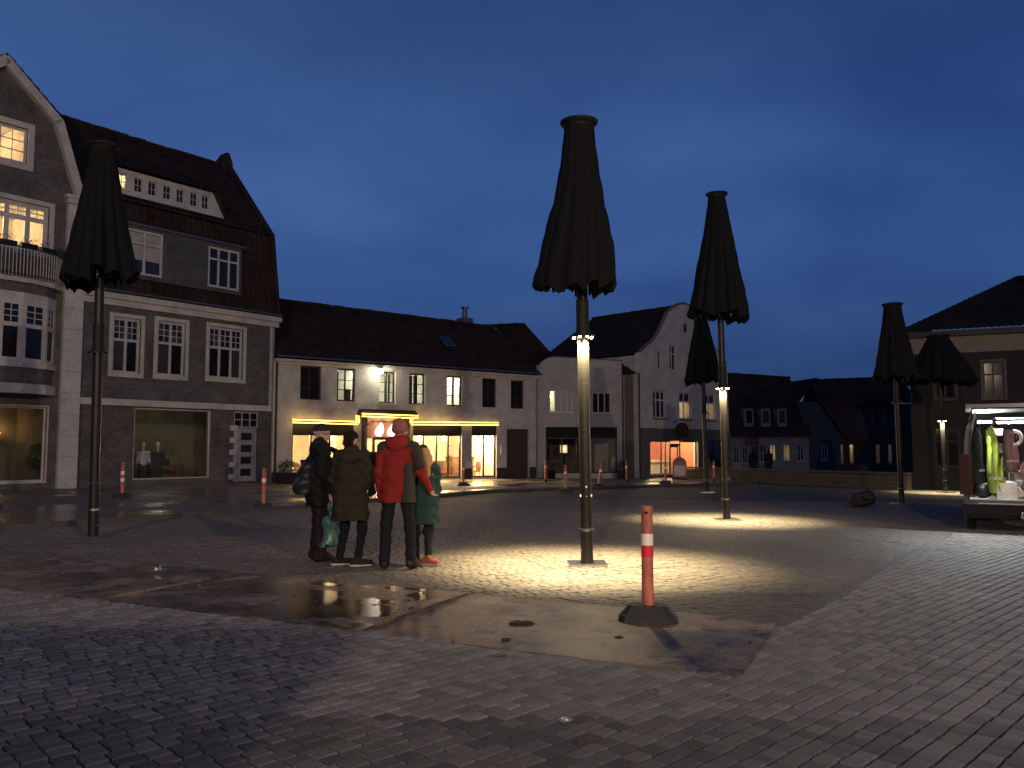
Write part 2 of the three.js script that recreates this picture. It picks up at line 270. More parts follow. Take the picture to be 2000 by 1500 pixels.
function litRoom(par, x0, x1, y0, y1, dep, cd, col, { wall = mat.cream2, zf = -0.3, lx = 0.5, ly, k = 6 } = {}) {
  room(par, x0, x1, y0, y1, dep, wall, zf);
  const x = lerp(x0, x1, lx), y = ly ?? y1 - 0.45, z = zf - dep * 0.55;
  const l = part('room_lamp', [sph(0.09, x, y, z)], glow(col.r, col.g, col.b, k), par); part('cord', cyl(0.008, 0.008, y + 0.085, y1, 6, x, z), mat.iron, l);
  point(par, x, y, z, cd, col, 4);
}
// tiled roof slope between four corners: pantile waves and steps
function roofGeo(bl, br, tl, tr, tileW = 0.26, tileH = 0.34) {
  const A = [bl, br, tl, tr].map(p => V(...p)), w = A[0].distanceTo(A[1]), h = A[0].distanceTo(A[2]), nc = Math.max(1, Math.round(w / tileW)), nr = Math.max(1, Math.round(h / tileH)), S = 4, pos = [], idx = [];
  const n = A[1].clone().sub(A[0]).cross(A[2].clone().sub(A[0])).normalize(), cols = nc * S + 1, P = V(), Q = V();
  for (let r = 0; r < nr; r++) for (let e = 0; e < 2; e++) for (let c = 0; c < cols; c++) {
    const t = (r + e) / nr, s = c / (cols - 1), wv = Math.sin(c / S * Math.PI * 2);
    P.lerpVectors(A[0], A[1], s); Q.lerpVectors(A[2], A[3], s); P.lerp(Q, t).addScaledVector(n, 0.02 * wv + (e ? -0.004 : 0.03) + 0.012 * (vn(c / S | 0, r, 1, 7) - 0.5));
    pos.push(P.x, P.y, P.z);
  }
  for (let r = 0; r < nr * 2 - 1; r++) for (let c = 0; c < cols - 1; c++) { const a = r * cols + c; idx.push(a, a + 1, a + cols, a + 1, a + cols + 1, a + cols); }
  const g = new THREE.BufferGeometry(); g.setAttribute('position', new THREE.Float32BufferAttribute(pos, 3)); g.setIndex(idx); g.computeVertexNormals(); return g;
}
function ridge(par, a, b, m = mat.roof) {
  const L = V(...a).distanceTo(V(...b)), n = Math.round(L / 0.4), g = new THREE.CylinderGeometry(0.14, 0.115, L / n + 0.05, 8, 1, false, -Math.PI / 2, Math.PI).rotateX(Math.PI / 2).rotateZ(0);
  g.rotateY(Math.atan2(b[0] - a[0], b[2] - a[2])); const u = uvm(g);
  for (let i = 0; i < n; i++) { const t = (i + 0.5) / n, q = part('ridge_tile', keep(u), m, par); q.position.set(lerp(a[0], b[0], t), lerp(a[1], b[1], t) + rr(-0.015, 0.02), lerp(a[2], b[2], t)); }
}
const downpipe = (par, x, y0, y1, m = mat.zinc) => part('downpipe', [cyl(0.045, 0.045, y0, y1, 10, x, 0.09), ...[0.2, 0.5, 0.8].map(t => cyl(0.055, 0.055, lerp(y0, y1, t), lerp(y0, y1, t) + 0.05, 10, x, 0.09))], m, par);
THREE.Object3D.prototype.localToWorld2 = function (x, y, z) { this.updateMatrixWorld(true); return this.localToWorld(V(x, y, z)).toArray(); };
const balG = uvm(new THREE.CylinderGeometry(0.012, 0.012, 0.98, 6).translate(0, 0.49, 0));
// small leaf faces spread through an ellipsoid
function leaves(n, rx, ry, rz, s, sd) {
  const pos = [], o = new THREE.Object3D(), q = [V(-0.5, 0, 0), V(0, 0.28, 0.1), V(0.5, 0, 0), V(0, -0.28, 0.1)];
  for (let i = 0; i < n; i++) { const d = V(rr(-1, 1), rr(-1, 1), rr(-1, 1)); if (d.length() > 1) { i--; continue; } o.position.set(d.x * rx, d.y * ry, d.z * rz); o.rotation.set(rr(0, 6), rr(0, 6), rr(0, 6)); o.scale.setScalar(s * rr(0.7, 1.4)); o.updateMatrix(); const p = q.map(v => v.clone().applyMatrix4(o.matrix)); for (const k of [0, 1, 2, 0, 2, 3]) pos.push(p[k].x, p[k].y, p[k].z); }
  const g = new THREE.BufferGeometry(); g.setAttribute('position', new THREE.Float32BufferAttribute(pos, 3)); g.computeVertexNormals(); return g;
}
function along(curve, n, r) {
  const pos = [];
  for (let i = 0; i < n; i++) { const c = curve.getPointAt(rnd()), d = V(rr(-1, 1), rr(-1, 1), rr(-1, 1)).normalize(), s = V(rr(-1, 1), rr(-1, 1), rr(-1, 1)).normalize().multiplyScalar(0.012), e = c.clone().addScaledVector(d, r * rr(0.6, 1.2)); for (const p of [c.clone().add(s), e, c.clone().sub(s)]) pos.push(p.x, p.y, p.z); }
  const g = new THREE.BufferGeometry(); g.setAttribute('position', new THREE.Float32BufferAttribute(pos, 3)); g.computeVertexNormals(); return g;
}
function drape(x0, x1, y0, y1, z) { const g = new THREE.PlaneGeometry(x1 - x0, y1 - y0, 24, 2), p = g.attributes.position; for (let i = 0; i < p.count; i++) p.setZ(i, 0.025 * Math.sin(p.getX(i) * 60)); g.computeVertexNormals(); return g.translate((x0 + x1) / 2, (y0 + y1) / 2, z); }
// ---------- buildings ----------
const pA = [-15.5, -28.8], qA = [-10.4, -35.4], pB = [-10.3, -35.3], qB = [1.35, -44.2], pC = [1.35, -44.2], qC = [7.03, -45], pD = [7.03, -45], qD = [13.6, -51.3];
{ // grey brick house with the steep roof
  const b = building('brick_house', 'grey brick house with steep dark mansard roof and long white attic dormer', pA, qA), L = 8.34;
  const low = [[0.2, 0.95, -0.1, 2.95], [2.31, 5.49, 0.3, 3.0], [6.56, 7.73, 0.1, 3.0]];
  part('wall', [wallRect(0.21, L, -0.3, 3.05, low, 0.3, -0.06)], mat.greybrick, b);
  const up = [[1.36, 2.42, 4.25, 6.33], [3.08, 4.24, 4.27, 6.4], [5.27, 6.86, 4.32, 6.44]];
  part('upper_wall', [wallRect(0.21, L, 3.29, 6.72, up, 0.3)], mat.greybrick, b);
  part('string_course', box(0.21, L + 0.04, 3.05, 3.29, -0.3, 0.1), mat.white, b); part('corner_board', box(L - 0.16, L + 0.03, 3.29, 6.72, 0.002, 0.05), mat.white, b);
  part('cornice', [box(0.21, L + 0.2, 6.72, 6.95, -0.3, 0.14), box(0.21, L + 0.26, 6.95, 7.16, -0.3, 0.26)], mat.white, b);
  part('gutter', new THREE.CylinderGeometry(0.08, 0.08, L, 10, 1, true, 0, Math.PI).rotateZ(Math.PI / 2).translate(L / 2 + 0.2, 7.2, 0.3), mat.zinc, b);
  const o2 = { casing: 0.14, f: 0.1, transom: 0.6, top: [2, 3], bot: [1, 1] };
  const nc = k => i => (hash(i, k, 3, 9) > 0.62 ? mat.netcurtain : mat.darkglass);
  win(b, ...up[0], { ...o2, cols: 2, pane: nc(1) }); win(b, ...up[1], { ...o2, cols: 2, pane: nc(2) }); win(b, ...up[2], { ...o2, cols: 3, pane: nc(5) });
  room(b, 0.6, L - 0.4, -0.05, 3.25, 3.2, mat.olive, -0.36); { const l = part('ceiling_lamp', cyl(0.1, 0.1, 3.16, 3.2, 16, 3.9, -0.9), glow(0.9, 0.9, 0.6, 1.5), b); part('lamp_base', cyl(0.05, 0.05, 3.2, 3.25, 12, 3.9, -0.9), mat.white, l); point(b, 3.9, 3.12, -0.9, 3.2, C(1, 0.92, 0.6), 5); }  // shop lamp out of view above the window head, placed to light the interior
  win(b, ...low[1], { cols: 1, f: 0.05, z: -0.1, pane: mat.glass, name: 'shop_window' });
  { // left door with glazed leaf
    const d = win(b, 0.2, 0.95, 0.05, 2.05, { cols: 1, cw: [0, 1], f: 0.12, transom: 0.36, top: [2, 3], bot: [1, 1], z: -0.14, pane: mat.glass, name: 'door' }); part('door_handle', bar([0.85, 1.05, -0.09], [0.85, 1.2, -0.09], 0.02), mat.steel, d);
    part('panel_above_door', box(0.2, 0.95, 2.05, 2.95, -0.25, -0.12), mat.white, b); part('door_step', box(0.15, 1.0, -0.2, 0.05, -0.3, 0.1), mat.stone, b);
  }
  { // right door: white with four dark panels, glazed transom above
    const d = part('door', [box(6.56, 7.73, 0.1, 2.32, -0.24, -0.16)], mat.white, b), stone = [];
    for (let k = 0; k < 4; k++) part('panel', box(6.98, 7.48, 0.32 + k * 0.5, 0.62 + k * 0.5, -0.165, -0.15), mat.brown, d);
    part('door_handle', bar([7.6, 1.05, -0.13], [7.6, 1.2, -0.13], 0.025), mat.steel, d);
    for (let k = 0; k < 5; k++) part('quoin', box(6.36, 6.7, 0.2 + k * 0.5, 0.42 + k * 0.5, -0.058, 0.0), mat.white, b);
    win(b, 6.56, 7.73, 2.34, 3.0, { cols: 3, f: 0.05, bot: [1, 2], name: 'transom_window' }); part('door_step', box(6.4, 7.9, -0.3, 0.1, -0.3, 0.2), mat.stone, b);
  }
  // roof: steep lower slope, upper slope, right gable end
  part('roof', [roofGeo([0.0, 7.16, 0.12], [L, 7.16, 0.12], [0.0, 10.85, -0.5], [L, 10.85, -0.5]), roofGeo([0, 10.85, -0.42], [L, 10.85, -0.42], [0, 14.75, -4], [L, 14.75, -4]), roofGeo([L, 7.16, -8], [0, 7.16, -8], [L, 14.75, -4], [0, 14.75, -4])], mat.roof, b);
  const gab = new THREE.Shape([[0, -0.3], [0, 7.1], [0.5, 10.8], [4, 14.9], [7.5, 10.8], [8, 7.1], [8, -0.3]].map(p => new THREE.Vector2(...p)));
  part('gable_wall', new THREE.ExtrudeGeometry(gab, { depth: 0.3, bevelEnabled: false }).rotateY(Math.PI / 2).translate(L - 0.02, 0, -0.31), mat.greybrick, b);
  part('verge', [bar([L + 0.1, 7.15, 0.1], [L + 0.1, 10.9, -0.48], 0.3, 0.22), bar([L + 0.1, 10.85, -0.46], [L + 0.1, 14.95, -4.1], 0.3, 0.22), poly([[L - 0.35, 14.3], [L + 0.25, 14.3], [L + 0.25, 14.9], [L + 0.05, 15.35], [L - 0.1, 15.35], [L - 0.35, 14.95]], null, 0.5, -3.75)], mat.roof, b);
  ridge(b, [0, 14.8, -4], [L - 0.4, 14.8, -4]);
  // dormer flush with the wall
  const dm = [[0.95, 3.12, 8.02, 9.72], [5.06, 6.5, 8.02, 9.68]], n = part('dormer', [wallRect(0.85, 6.62, 7.85, 9.85, dm, 0.6, 0.12)], mat.cladding, b);
  part('dormer_roof', [box(0.8, 6.75, 9.85, 9.93, -0.6, 0.24)], mat.zinc, n);
  for (const [k, d] of dm.entries()) { const w = win(b, ...d, { cols: 3, f: 0.085, transom: 0.7, z: 0.1, casing: 0, bot: [1, 1], pane: k ? mat.darkglass : mat.glass }); if (!k) part('blind', box(d[0] + 0.05, d[1] - 0.05, 8.6, 9.7, -0.02, -0.01), mat.cream2, w); }
  room(b, 0.85, 3.2, 7.9, 9.8, 1.2, mat.darkplaster, -0.48);
  // long attic dormer
  const a0 = 1.5, a1 = 5.85, ya = 11.15, yb = 12.12, xs = [1.78, 2.42, 2.98, 3.6, 4.16, 4.76, 5.28].map(x => [x - 0.17, x + 0.17, ya + 0.22, yb - 0.2]);
  part('attic_dormer', [poly([[a0, ya], [a1 + 0.3, ya], [a1 - 0.25, yb], [a0, yb]], xs, 0.18, -0.55)], mat.white, b);
  part('attic_dormer_roof', [roofGeo([a0 - 0.1, yb + 0.02, -0.35], [a1 - 0.1, yb + 0.02, -0.35], [a0 - 0.1, 13.4, -2.75], [a1 - 0.4, 13.4, -2.75]), poly([[a1 - 0.2, yb], [a1 + 0.32, ya], [a1 + 0.4, ya], [a1 - 0.05, yb + 0.1]], null, 2.2, -0.5)], mat.roof, b);
  xs.forEach((x, i) => win(b, ...x, { cols: 1, f: 0.03, bot: [2, 2], z: -0.62, bar: 0.02, pane: i ? mat.darkglass : mat.glass }));
  litRoom(b, xs[0][0] - 0.05, xs[0][1] + 0.08, ya + 0.1, yb - 0.1, 1.0, 3.5, WARM, { zf: -0.74, ly: ya + 0.75 });
  for (let k = 0; k < 1; k++) downpipe(b, L - 0.02, 0, 6.7);
}
{ // leftmost house with the front gable
  const b = building('gabled_house', 'leftmost house with white edged gambrel gable, lit windows and rounded balcony', pA, qA), c = -2.65;
  const holes = { top: [-3.5, -1.8, 11.16, 12.4], mid: [-4.3, -1.0, 8.22, 9.85], shop: [-4.6, -0.8, 0.36, 2.9] };
  part('wall', [poly([[c - 2.63, -0.3], [c + 2.5, -0.3], [c + 2.5, 10.4], [c + 2.63, 10.45], [c + 1.78, 13.0], [c, 14.55], [c - 1.78, 13.0], [c - 2.63, 10.45]], Object.values(holes), 0.35)], mat.greybrick, b);
  const e = (a, d) => [bar([c + a[0], a[1], 0.06], [c + d[0], d[1], 0.06], 0.34, 0.3), bar([c - a[0], a[1], 0.06], [c - d[0], d[1], 0.06], 0.34, 0.3)];
  part('gable_trim', [...e([2.6, 10.4], [1.75, 12.98]), ...e([1.78, 12.9], [-0.05, 14.55])], mat.white, b);
  part('roof', [roofGeo([c + 2.75, 10.4, 0.25], [c + 2.75, 10.4, -7], [c + 1.85, 13.1, 0.25], [c + 1.85, 13.1, -7]), roofGeo([c + 1.85, 13.1, 0.25], [c + 1.85, 13.1, -7], [c, 14.72, 0.25], [c, 14.72, -7]), roofGeo([c - 1.85, 13.1, -7], [c - 1.85, 13.1, 0.25], [c, 14.72, -7], [c, 14.72, 0.25]), roofGeo([c - 2.75, 10.4, -7], [c - 2.75, 10.4, 0.25], [c - 1.85, 13.1, -7], [c - 1.85, 13.1, 0.25])], mat.roof, b);
  part('side_wall', box(c - 2.63, c - 2.33, -0.3, 10.4, -7, -0.35), mat.greybrick, b); part('side_wall', box(c + 2.2, c + 2.5, -0.3, 10.4, -7, -0.35), mat.greybrick, b);
  const pil = [];
  for (let k = 0; k < 14; k++) part('pilaster_block', box(-0.44, 0.21, -0.3 + k * 0.745, -0.3 + k * 0.745 + 0.737, -0.3, 0.16), mat.white, b);
  part('pilaster_cap', [box(-0.5, 0.3, 10.13, 10.3, -0.3, 0.24), box(-0.56, 0.36, 10.3, 10.42, -0.3, 0.3)], mat.white, b);
  win(b, ...holes.top, { cols: 2, f: 0.09, bot: [2, 3], casing: 0.2, pane: mat.glass }); litRoom(b, ...holes.top.slice(0, 2), 10.9, 12.7, 2.2, 13, C(1, 0.66, 0.36), { zf: -0.36, lx: 0.2, ly: 12.2 });
  win(b, ...holes.mid, { cw: [0, 0.2, 0.4, 0.6, 0.8, 1], f: 0.16, transom: 0.68, top: [2, 2], casing: 0.16, pane: mat.glass, name: 'balcony_window' }); litRoom(b, -4.4, -0.9, 7.6, 10, 3, 34, WARM, { zf: -0.36, lx: 0.35 });
  // bay under the balcony
  const bay = [[-4.65, 0], [-4.15, 0.5], [-3.3, 0.78], [-2.0, 0.78], [-1.15, 0.5], [-0.65, 0]];
  const bayBox = (y0, y1, s) => new THREE.ExtrudeGeometry(new THREE.Shape(bay.map(([x, z]) => new THREE.Vector2(c + (x - c) * s, -z * s))), { depth: y1 - y0, bevelEnabled: false }).rotateX(-Math.PI / 2).translate(0, y0, 0);
  part('bay', [bayBox(3.62, 4.15, 0.98)], mat.greybrick, b); part('bay_sill', [bayBox(4.15, 4.32, 1.04)], mat.white, b); part('bay_head', [bayBox(6.35, 6.62, 1.0)], mat.white, b);
  part('bay_band', [bayBox(6.62, 6.95, 0.99)], mat.greybrick, b); part('string_course', [bayBox(3.3, 3.62, 1.04)], mat.white, b);
  for (let i = 0; i < bay.length - 1; i++) {
    const [p, q] = [bay[i], bay[i + 1]], w = Math.hypot(q[0] - p[0], q[1] - p[1]), g = new THREE.Group(), n = win(g, 0, w, 4.32, 6.35, { cols: w > 1.1 ? 2 : 1, f: 0.14, transom: 0.6, top: [2, 3], z: 0, name: 'bay_window' });
    n.position.set(p[0], 0, p[1]); n.rotation.y = Math.atan2(-(q[1] - p[1]), q[0] - p[0]); b.add(n);
  }
  part('bay_core', [bayBox(4.33, 6.34, 0.8)], mat.darkplaster, b);
  part('balcony_floor', [bayBox(6.95, 7.1, 1.12)], mat.white, b);
  const rail = []; const curve = new THREE.CatmullRomCurve3(bay.map(([x, z]) => V(c + (x - c) * 1.1, 0, z * 1.1)));
  part('railing', [7.2, 8.1].map(y => tube(curve.getPoints(24).map(p => [p.x, y, p.z]), 0.02, 40, 6)), mat.iron, b);
  for (let k = 0; k <= 44; k++) { const p = curve.getPointAt(k / 44); part('baluster', keep(balG), mat.white, b).position.set(p.x, 7.12, p.z); }
  for (let k = 0; k < 7; k++) { const p = curve.getPointAt(0.1 + k * 0.135); const w = part('planter_box', box(-0.28, 0.28, 0, 0.16, -0.08, 0.08), mat.iron, b); w.position.set(p.x, 8.08, p.z); w.rotation.y = -curve.getTangentAt(0.1 + k * 0.135).z; w.rotation.y = Math.atan2(-curve.getTangentAt(0.1 + k * 0.135).z, curve.getTangentAt(0.1 + k * 0.135).x); const f = part('foliage', leaves(90, 0.3, 0.16, 0.12, 0.05, k), mat.leaf, w); f.position.y = 0.24; }
  win(b, ...holes.shop, { cols: 1, f: 0.06, z: -0.1, pane: mat.glass, name: 'shop_window', casing: 0.05 }); room(b, -4.9, -0.6, 0.0, 3.0, 2.6, mat.olive, -0.36);
  const t = part('wall_lamp', [new THREE.ConeGeometry(0.12, 0.14, 14, 1, true).rotateX(Math.PI).translate(-1.35, 1.98, -2.6)], glow(1, 0.45, 0.15, 2.2), b); part('bracket', box(-1.37, -1.33, 1.9, 1.95, -2.95, -2.6), mat.iron, t); point(b, -1.35, 2.12, -2.6, 0.9, WARMER, 2);
}
{ // restaurant
  const b = building('restaurant', 'long cream restaurant house with dark roof, yellow light strip and lit windows', pB, qB), L = 14.66;
  const wx0 = [[1.21, 2.19], [2.96, 3.88], [5.12, 5.99], [6.72, 7.64], [8.89, 9.8], [11.04, 11.96], [12.89, 13.79]].map(([a, c], i) => [a, c, 3.62 - i * 0.012, 5.12 - i * 0.012]);
  const low = [[0.89, 3.82, -0.02, 2.55], [4.45, 6.45, -0.3, 2.75], [6.96, 9.79, -0.02, 2.6], [10.41, 11.96, -0.02, 2.62], [12.62, 14.13, -0.4, 2.47]];
  part('wall', [wallRect(0, L, -0.5, 5.3, [...wx0, ...low], 0.3)], mat.cream, b);
  part('plinth', [[-0.02, 0.89], [3.82, 4.45], [6.45, 6.96], [9.79, 10.41], [11.96, 12.62], [14.13, L]].map(([a, c]) => box(a, c, -0.5, 0.45, 0.003, 0.04)), mat.plinth, b);
  part('eaves_cornice', [box(0, L, 5.12, 5.24, 0.003, 0.1), box(0, L, 5.24, 5.36, -0.3, 0.2)], mat.cream, b); part('gutter', new THREE.CylinderGeometry(0.07, 0.07, L, 10, 1, true, 0, Math.PI).rotateZ(Math.PI / 2).translate(L / 2, 5.42, 0.32), mat.zinc, b);
  part('roof', [roofGeo([-0.05, 5.4, 0.35], [L + 0.1, 5.4, 0.35], [-0.05, 8.75, -4.2], [L + 0.1, 8.55, -4.2]), roofGeo([L + 0.1, 5.4, -8.5], [-0.05, 5.4, -8.5], [L + 0.1, 8.55, -4.2], [-0.05, 8.75, -4.2])], mat.roof, b);
  ridge(b, [0, 8.8, -4.2], [L, 8.6, -4.2]);
  part('side_wall', [poly([[-8.5, -0.5], [0, -0.5], [0, 5.35], [-4.2, 8.5], [-8.5, 5.35]], null, 0.25).rotateY(-Math.PI / 2).scale(1, 1, 1).translate(L, 0, 0)].map(g => { g.rotateY(0); return g; }), mat.cream, b);
  part('skylight', [box(-0.3, 0.3, -0.45, 0.45, 0, 0.08)], mat.zinc, b).position.set(9.9, 7.0, -1.6); const sl = b.children.at(-1); sl.rotation.x = -0.935 + 0.03; part('pane', box(-0.25, 0.25, -0.4, 0.4, 0.081, 0.087), mat.darkglass, sl);
  part('chimney', [box(13.0, 13.7, 8.0, 9.0, -5.4, -4.7)], mat.greybrick, b); const cp = b.children.at(-1); part('chimney_pot', [cyl(0.16, 0.13, 9.0, 9.6, 12, 13.35, -5.05), cyl(0.24, 0.24, 9.6, 9.68, 12, 13.35, -5.05)], mat.zinc, cp);
  const dim = M(0.05, 0.045, 0.04, 0.6);
  wx0.forEach((w, i) => { const lit = [1, 2, 3, 4].includes(i); win(b, ...w, { cols: 2, f: 0.07, bot: [1, 3], z: -0.13, m: mat.brown, pane: lit ? mat.glass : mat.darkglass, sill: 0.09, sillM: mat.cream, bar: 0.03 }); });
  room(b, 2.7, 10.1, 3.2, 5.2, 2.6, mat.cream2, -0.31);
  for (const [x0, x1, ym] of [[3.02, 3.22, 5], [3.52, 3.85, 4.2], [6.75, 7.15, 5], [7.2, 7.42, 5], [5.6, 5.72, 4.9], [5.8, 5.9, 5], [9.42, 9.55, 5]]) part('curtain', [drape(x0, x1, 3.55, ym, -0.42)], dim, b);
  for (const [x, cd] of [[3.4, 9], [5.5, 24], [9.3, 24]]) { const l = part('ceiling_lamp', [cyl(0.14, 0.14, 5.0, 5.06, 16, x, -1.4)], glow(1, 0.98, 0.8, 8), b); part('canopy', cyl(0.05, 0.05, 5.06, 5.2, 10, x, -1.4), mat.white, l); point(b, x, 4.93, -1.4, cd, COOL, 5); }
  part('partition', box(4.4, 4.5, 3.2, 5.2, -2.9, -0.31), mat.cream2, b); part('partition', box(7.9, 8.0, 3.2, 5.2, -2.9, -0.31), mat.cream2, b);
  // shop fronts
  const so = { f: 0.08, z: -0.12, m: mat.brown, pane: mat.glass, name: 'shop_window' };
  win(b, 0.89, 3.82, -0.02, 2.12, { ...so, cw: [0, 0.31, 0.62, 1] }); win(b, 6.96, 9.79, -0.02, 2.15, { ...so, cw: [0, 0.23, 0.5, 0.74, 1] }); win(b, 10.41, 11.96, -0.02, 2.18, { ...so, cw: [0, 0.52, 1] });
  for (const [a, c, y0, y1] of [[0.89, 3.82, 2.12, 2.55], [6.96, 9.79, 2.15, 2.6], [10.41, 11.96, 2.18, 2.62]]) part('fascia', box(a, c, y0, y1, -0.22, -0.03), mat.brown, b);
  for (const [a, c] of [[0.89, 3.82], [6.96, 9.79], [10.41, 11.96]]) part('stall_riser', box(a, c, -0.5, -0.02, -0.2, -0.02), mat.plinth, b);
  room(b, 0.6, 12.3, -0.22, 2.9, 4.6, mat.cream2, -0.31);
  for (const x of [[0.7, 3.2], [6.2, 12.2]]) part('wainscot', box(x[0], x[1], -0.2, 0.75, -4.9, -4.8), mat.wainscot, b);
  part('partition', [box(3.9, 4.0, -0.2, 2.9, -4.9, -2.2)], mat.cream2, b); part('counter', [box(10.9, 12.2, -0.2, 0.95, -3.2, -2.5), box(10.85, 12.25, 0.95, 1.0, -3.25, -2.45)], mat.wainscot, b);
  // entrance
  const dw = win(b, 4.95, 5.95, -0.2, 1.98, { ...so, name: 'entrance_door', f: 0.12, cols: 1, bot: [1, 1], z: -0.28 }); part('door_handle', bar([5.86, 0.8, -0.24], [5.86, 1.25, -0.24], 0.03), mat.steel, dw);
  win(b, 4.5, 4.95, -0.2, 1.98, { ...so, cols: 1, f: 0.06, m: mat.white, z: -0.26, name: 'sidelight' }); win(b, 5.95, 6.4, -0.2, 1.98, { ...so, cols: 1, f: 0.06, m: mat.white, z: -0.26, name: 'sidelight' });
  part('transom_panel', box(4.45, 6.45, 1.98, 2.75, -0.3, -0.2), M(0.5, 0.34, 0.28, 0.8, { map: tMottle }), b);
  part('entrance_hood', [box(4.0, 6.9, 2.95, 3.18, 0.003, 0.5), box(4.05, 6.85, 3.18, 3.26, 0.003, 0.42)], mat.brown, b);
  part('pilaster', [box(4.22, 4.45, -0.4, 2.95, 0.003, 0.14)], mat.brown, b); part('pilaster', [box(6.45, 6.7, -0.4, 2.95, 0.003, 0.14)], mat.brown, b);
  { const g = win(b, 12.62, 14.13, -0.4, 2.47, { cols: 2, f: 0.1, m: mat.door, pane: mat.door, bot: [4, 1], z: -0.14, bar: 0.015, name: 'gate' }); part('handle', bar([13.42, 0.85, -0.12], [13.42, 1.0, -0.12], 0.03), mat.iron, g); }
  downpipe(b, L - 0.08, -0.2, 5.3); downpipe(b, 0.1, -0.2, 5.3, mat.iron);
  part('meter_box', [box(12.16, 12.44, 1.15, 1.62, 0.003, 0.12)], mat.white, b);
  // pendant lamps over the tables
  for (const [x, y] of [[1.05, 1.95], [3.2, 1.95], [7.2, 1.95], [8.05, 1.95], [9.35, 1.95], [10.8, 1.95], [11.6, 1.95]]) {
    const z = -0.85 - (x * 7.3 % 1) * 0.5, o = thing('pendant_lamp', 'glowing pendant lamp hanging behind the restaurant window, ' + { 1.05: 'nearest its left end', 3.2: 'left of the entrance', 7.2: 'first right of the entrance', 8.05: 'second right of the entrance', 9.35: 'third right of the entrance', 10.8: 'left one in the narrow window', 11.6: 'right one in the narrow window' }[x], 'lamp', b.localToWorld2(x, y, z), b.rotation.y, 'pendant lamps in the restaurant');
    part('lamp_shade', [new THREE.CylinderGeometry(0.1, 0.13, 0.26, 16, 1, true)], glow(1, 0.62, 0.26, 5), o); part('cord', cyl(0.006, 0.006, 0.1, 2.9 - y, 6), mat.iron, o); part('bulb', sph(0.05, 0, 0, 0), glow(1, 0.8, 0.5, 12), o);
    point(o, 0, 0, 0, 44, C(1, 0.66, 0.31), 3);
  }
  // tables and chairs seen through the windows
  const place = [[1.5, -1.5], [2.8, -1.7], [7.6, -1.3], [8.9, -1.4], [10.9, -1.3]], tl = ['left end', 'left middle', 'right of the entrance', 'right of the middle mullion', 'narrow window'];
  place.forEach(([x, z], i) => {
    const t = thing('restaurant_table', 'small dark table inside the restaurant, ' + ['nearest its left corner', 'just left of the entrance', 'first right of the entrance', 'second right of the entrance', 'in the narrow right window'][i], 'table', b.localToWorld2(x, -0.2, z), b.rotation.y, 'restaurant tables');
    part('table_top', box(-0.4, 0.4, 0.7, 0.74, -0.35, 0.35), mat.wainscot, t); part('pedestal', cyl(0.04, 0.04, 0.03, 0.7), mat.iron, t); part('foot', cyl(0.25, 0.25, 0, 0.03), mat.iron, t); part('napkin', new THREE.ConeGeometry(0.06, 0.16, 4).translate(0.05, 0.82, 0.05), mat.tile, t);
    for (const s of [-1, 1]) {
      const c = thing('restaurant_chair', `red seated chair inside the restaurant, ${s < 0 ? 'left' : 'right'} of the table ${['at its left corner', 'left of the entrance', 'first right of the entrance', 'second right of the entrance', 'in the narrow right window'][i]}`, 'chair', b.localToWorld2(x + s * 0.62, -0.2, z), b.rotation.y, 'restaurant chairs');
      part('seat', box(-0.2, 0.2, 0.42, 0.48, -0.2, 0.2), M(0.35, 0.04, 0.04, 0.7), c); part('backrest', box(s * 0.2 - 0.02, s * 0.2 + 0.02, 0.48, 0.95, -0.2, 0.2), mat.wainscot, c);
      for (const a of [-1, 1]) for (const d of [-1, 1]) part('leg', cyl(0.018, 0.022, 0, 0.42, 8, a * 0.17, d * 0.17), mat.wainscot, c);
    }
  });
  for (const [x, w, n] of [[8.1, 0.3, 'wall'], [10.85, 0.3, 'narrow window']]) { const p = thing('picture', 'small framed picture on the restaurant wall, ' + (n === 'wall' ? 'seen right of the entrance' : 'seen through the narrow window'), 'picture', b.localToWorld2(x + 1.4, 1.3, -4.85), b.rotation.y, 'restaurant pictures'); part('frame', [box(-0.2, 0.2, -0.32, 0.32, -0.03, 0.02)], mat.wainscot, p); part('print', box(-0.15, 0.15, -0.26, 0.26, 0.021, 0.024), mat.palewall, p); }
  // yellow double light strip, stepping up over the entrance
  const runs = [[[0.83, 2.66], [3.98, 2.62]], [[3.98, 2.62], [3.96, 2.98]], [[3.96, 2.98], [6.92, 2.95]], [[6.78, 2.93], [6.8, 2.66]], [[6.8, 2.66], [12.0, 2.72]]];
  const ls = thing('light_strip', 'yellow double strip of lights stepping over the restaurant entrance', 'light strip', [pB[0], 0, pB[1]], b.rotation.y), gl = glow(1, 0.6, 0.10, 4.2);
  runs.forEach(([a, c], i) => {
    const v = i === 1 || i === 3, z = i === 2 ? 0.54 : 0.1;
    for (const k of [-1, 1]) part('light_tube', [bar([a[0] + (v ? k * 0.06 : 0), a[1] + (v ? 0 : k * 0.06), z], [c[0] + (v ? k * 0.06 : 0), c[1] + (v ? 0 : k * 0.06), z], 0.05)], gl, ls);
    part('rail', [bar([a[0], a[1], z - 0.04], [c[0], c[1], z - 0.04], 0.04, 0.16)], mat.brown, ls);
    if (!v) { const w = c[0] - a[0], l = new THREE.RectAreaLight(C(1, 0.6, 0.16), 9, w, 0.12); l.position.set((a[0] + c[0]) / 2, (a[1] + c[1]) / 2, z + 0.03); l.lookAt(ls.localToWorld(V((a[0] + c[0]) / 2, (a[1] + c[1]) / 2 - 0.4, z + 1))); ls.add(l); }
  });
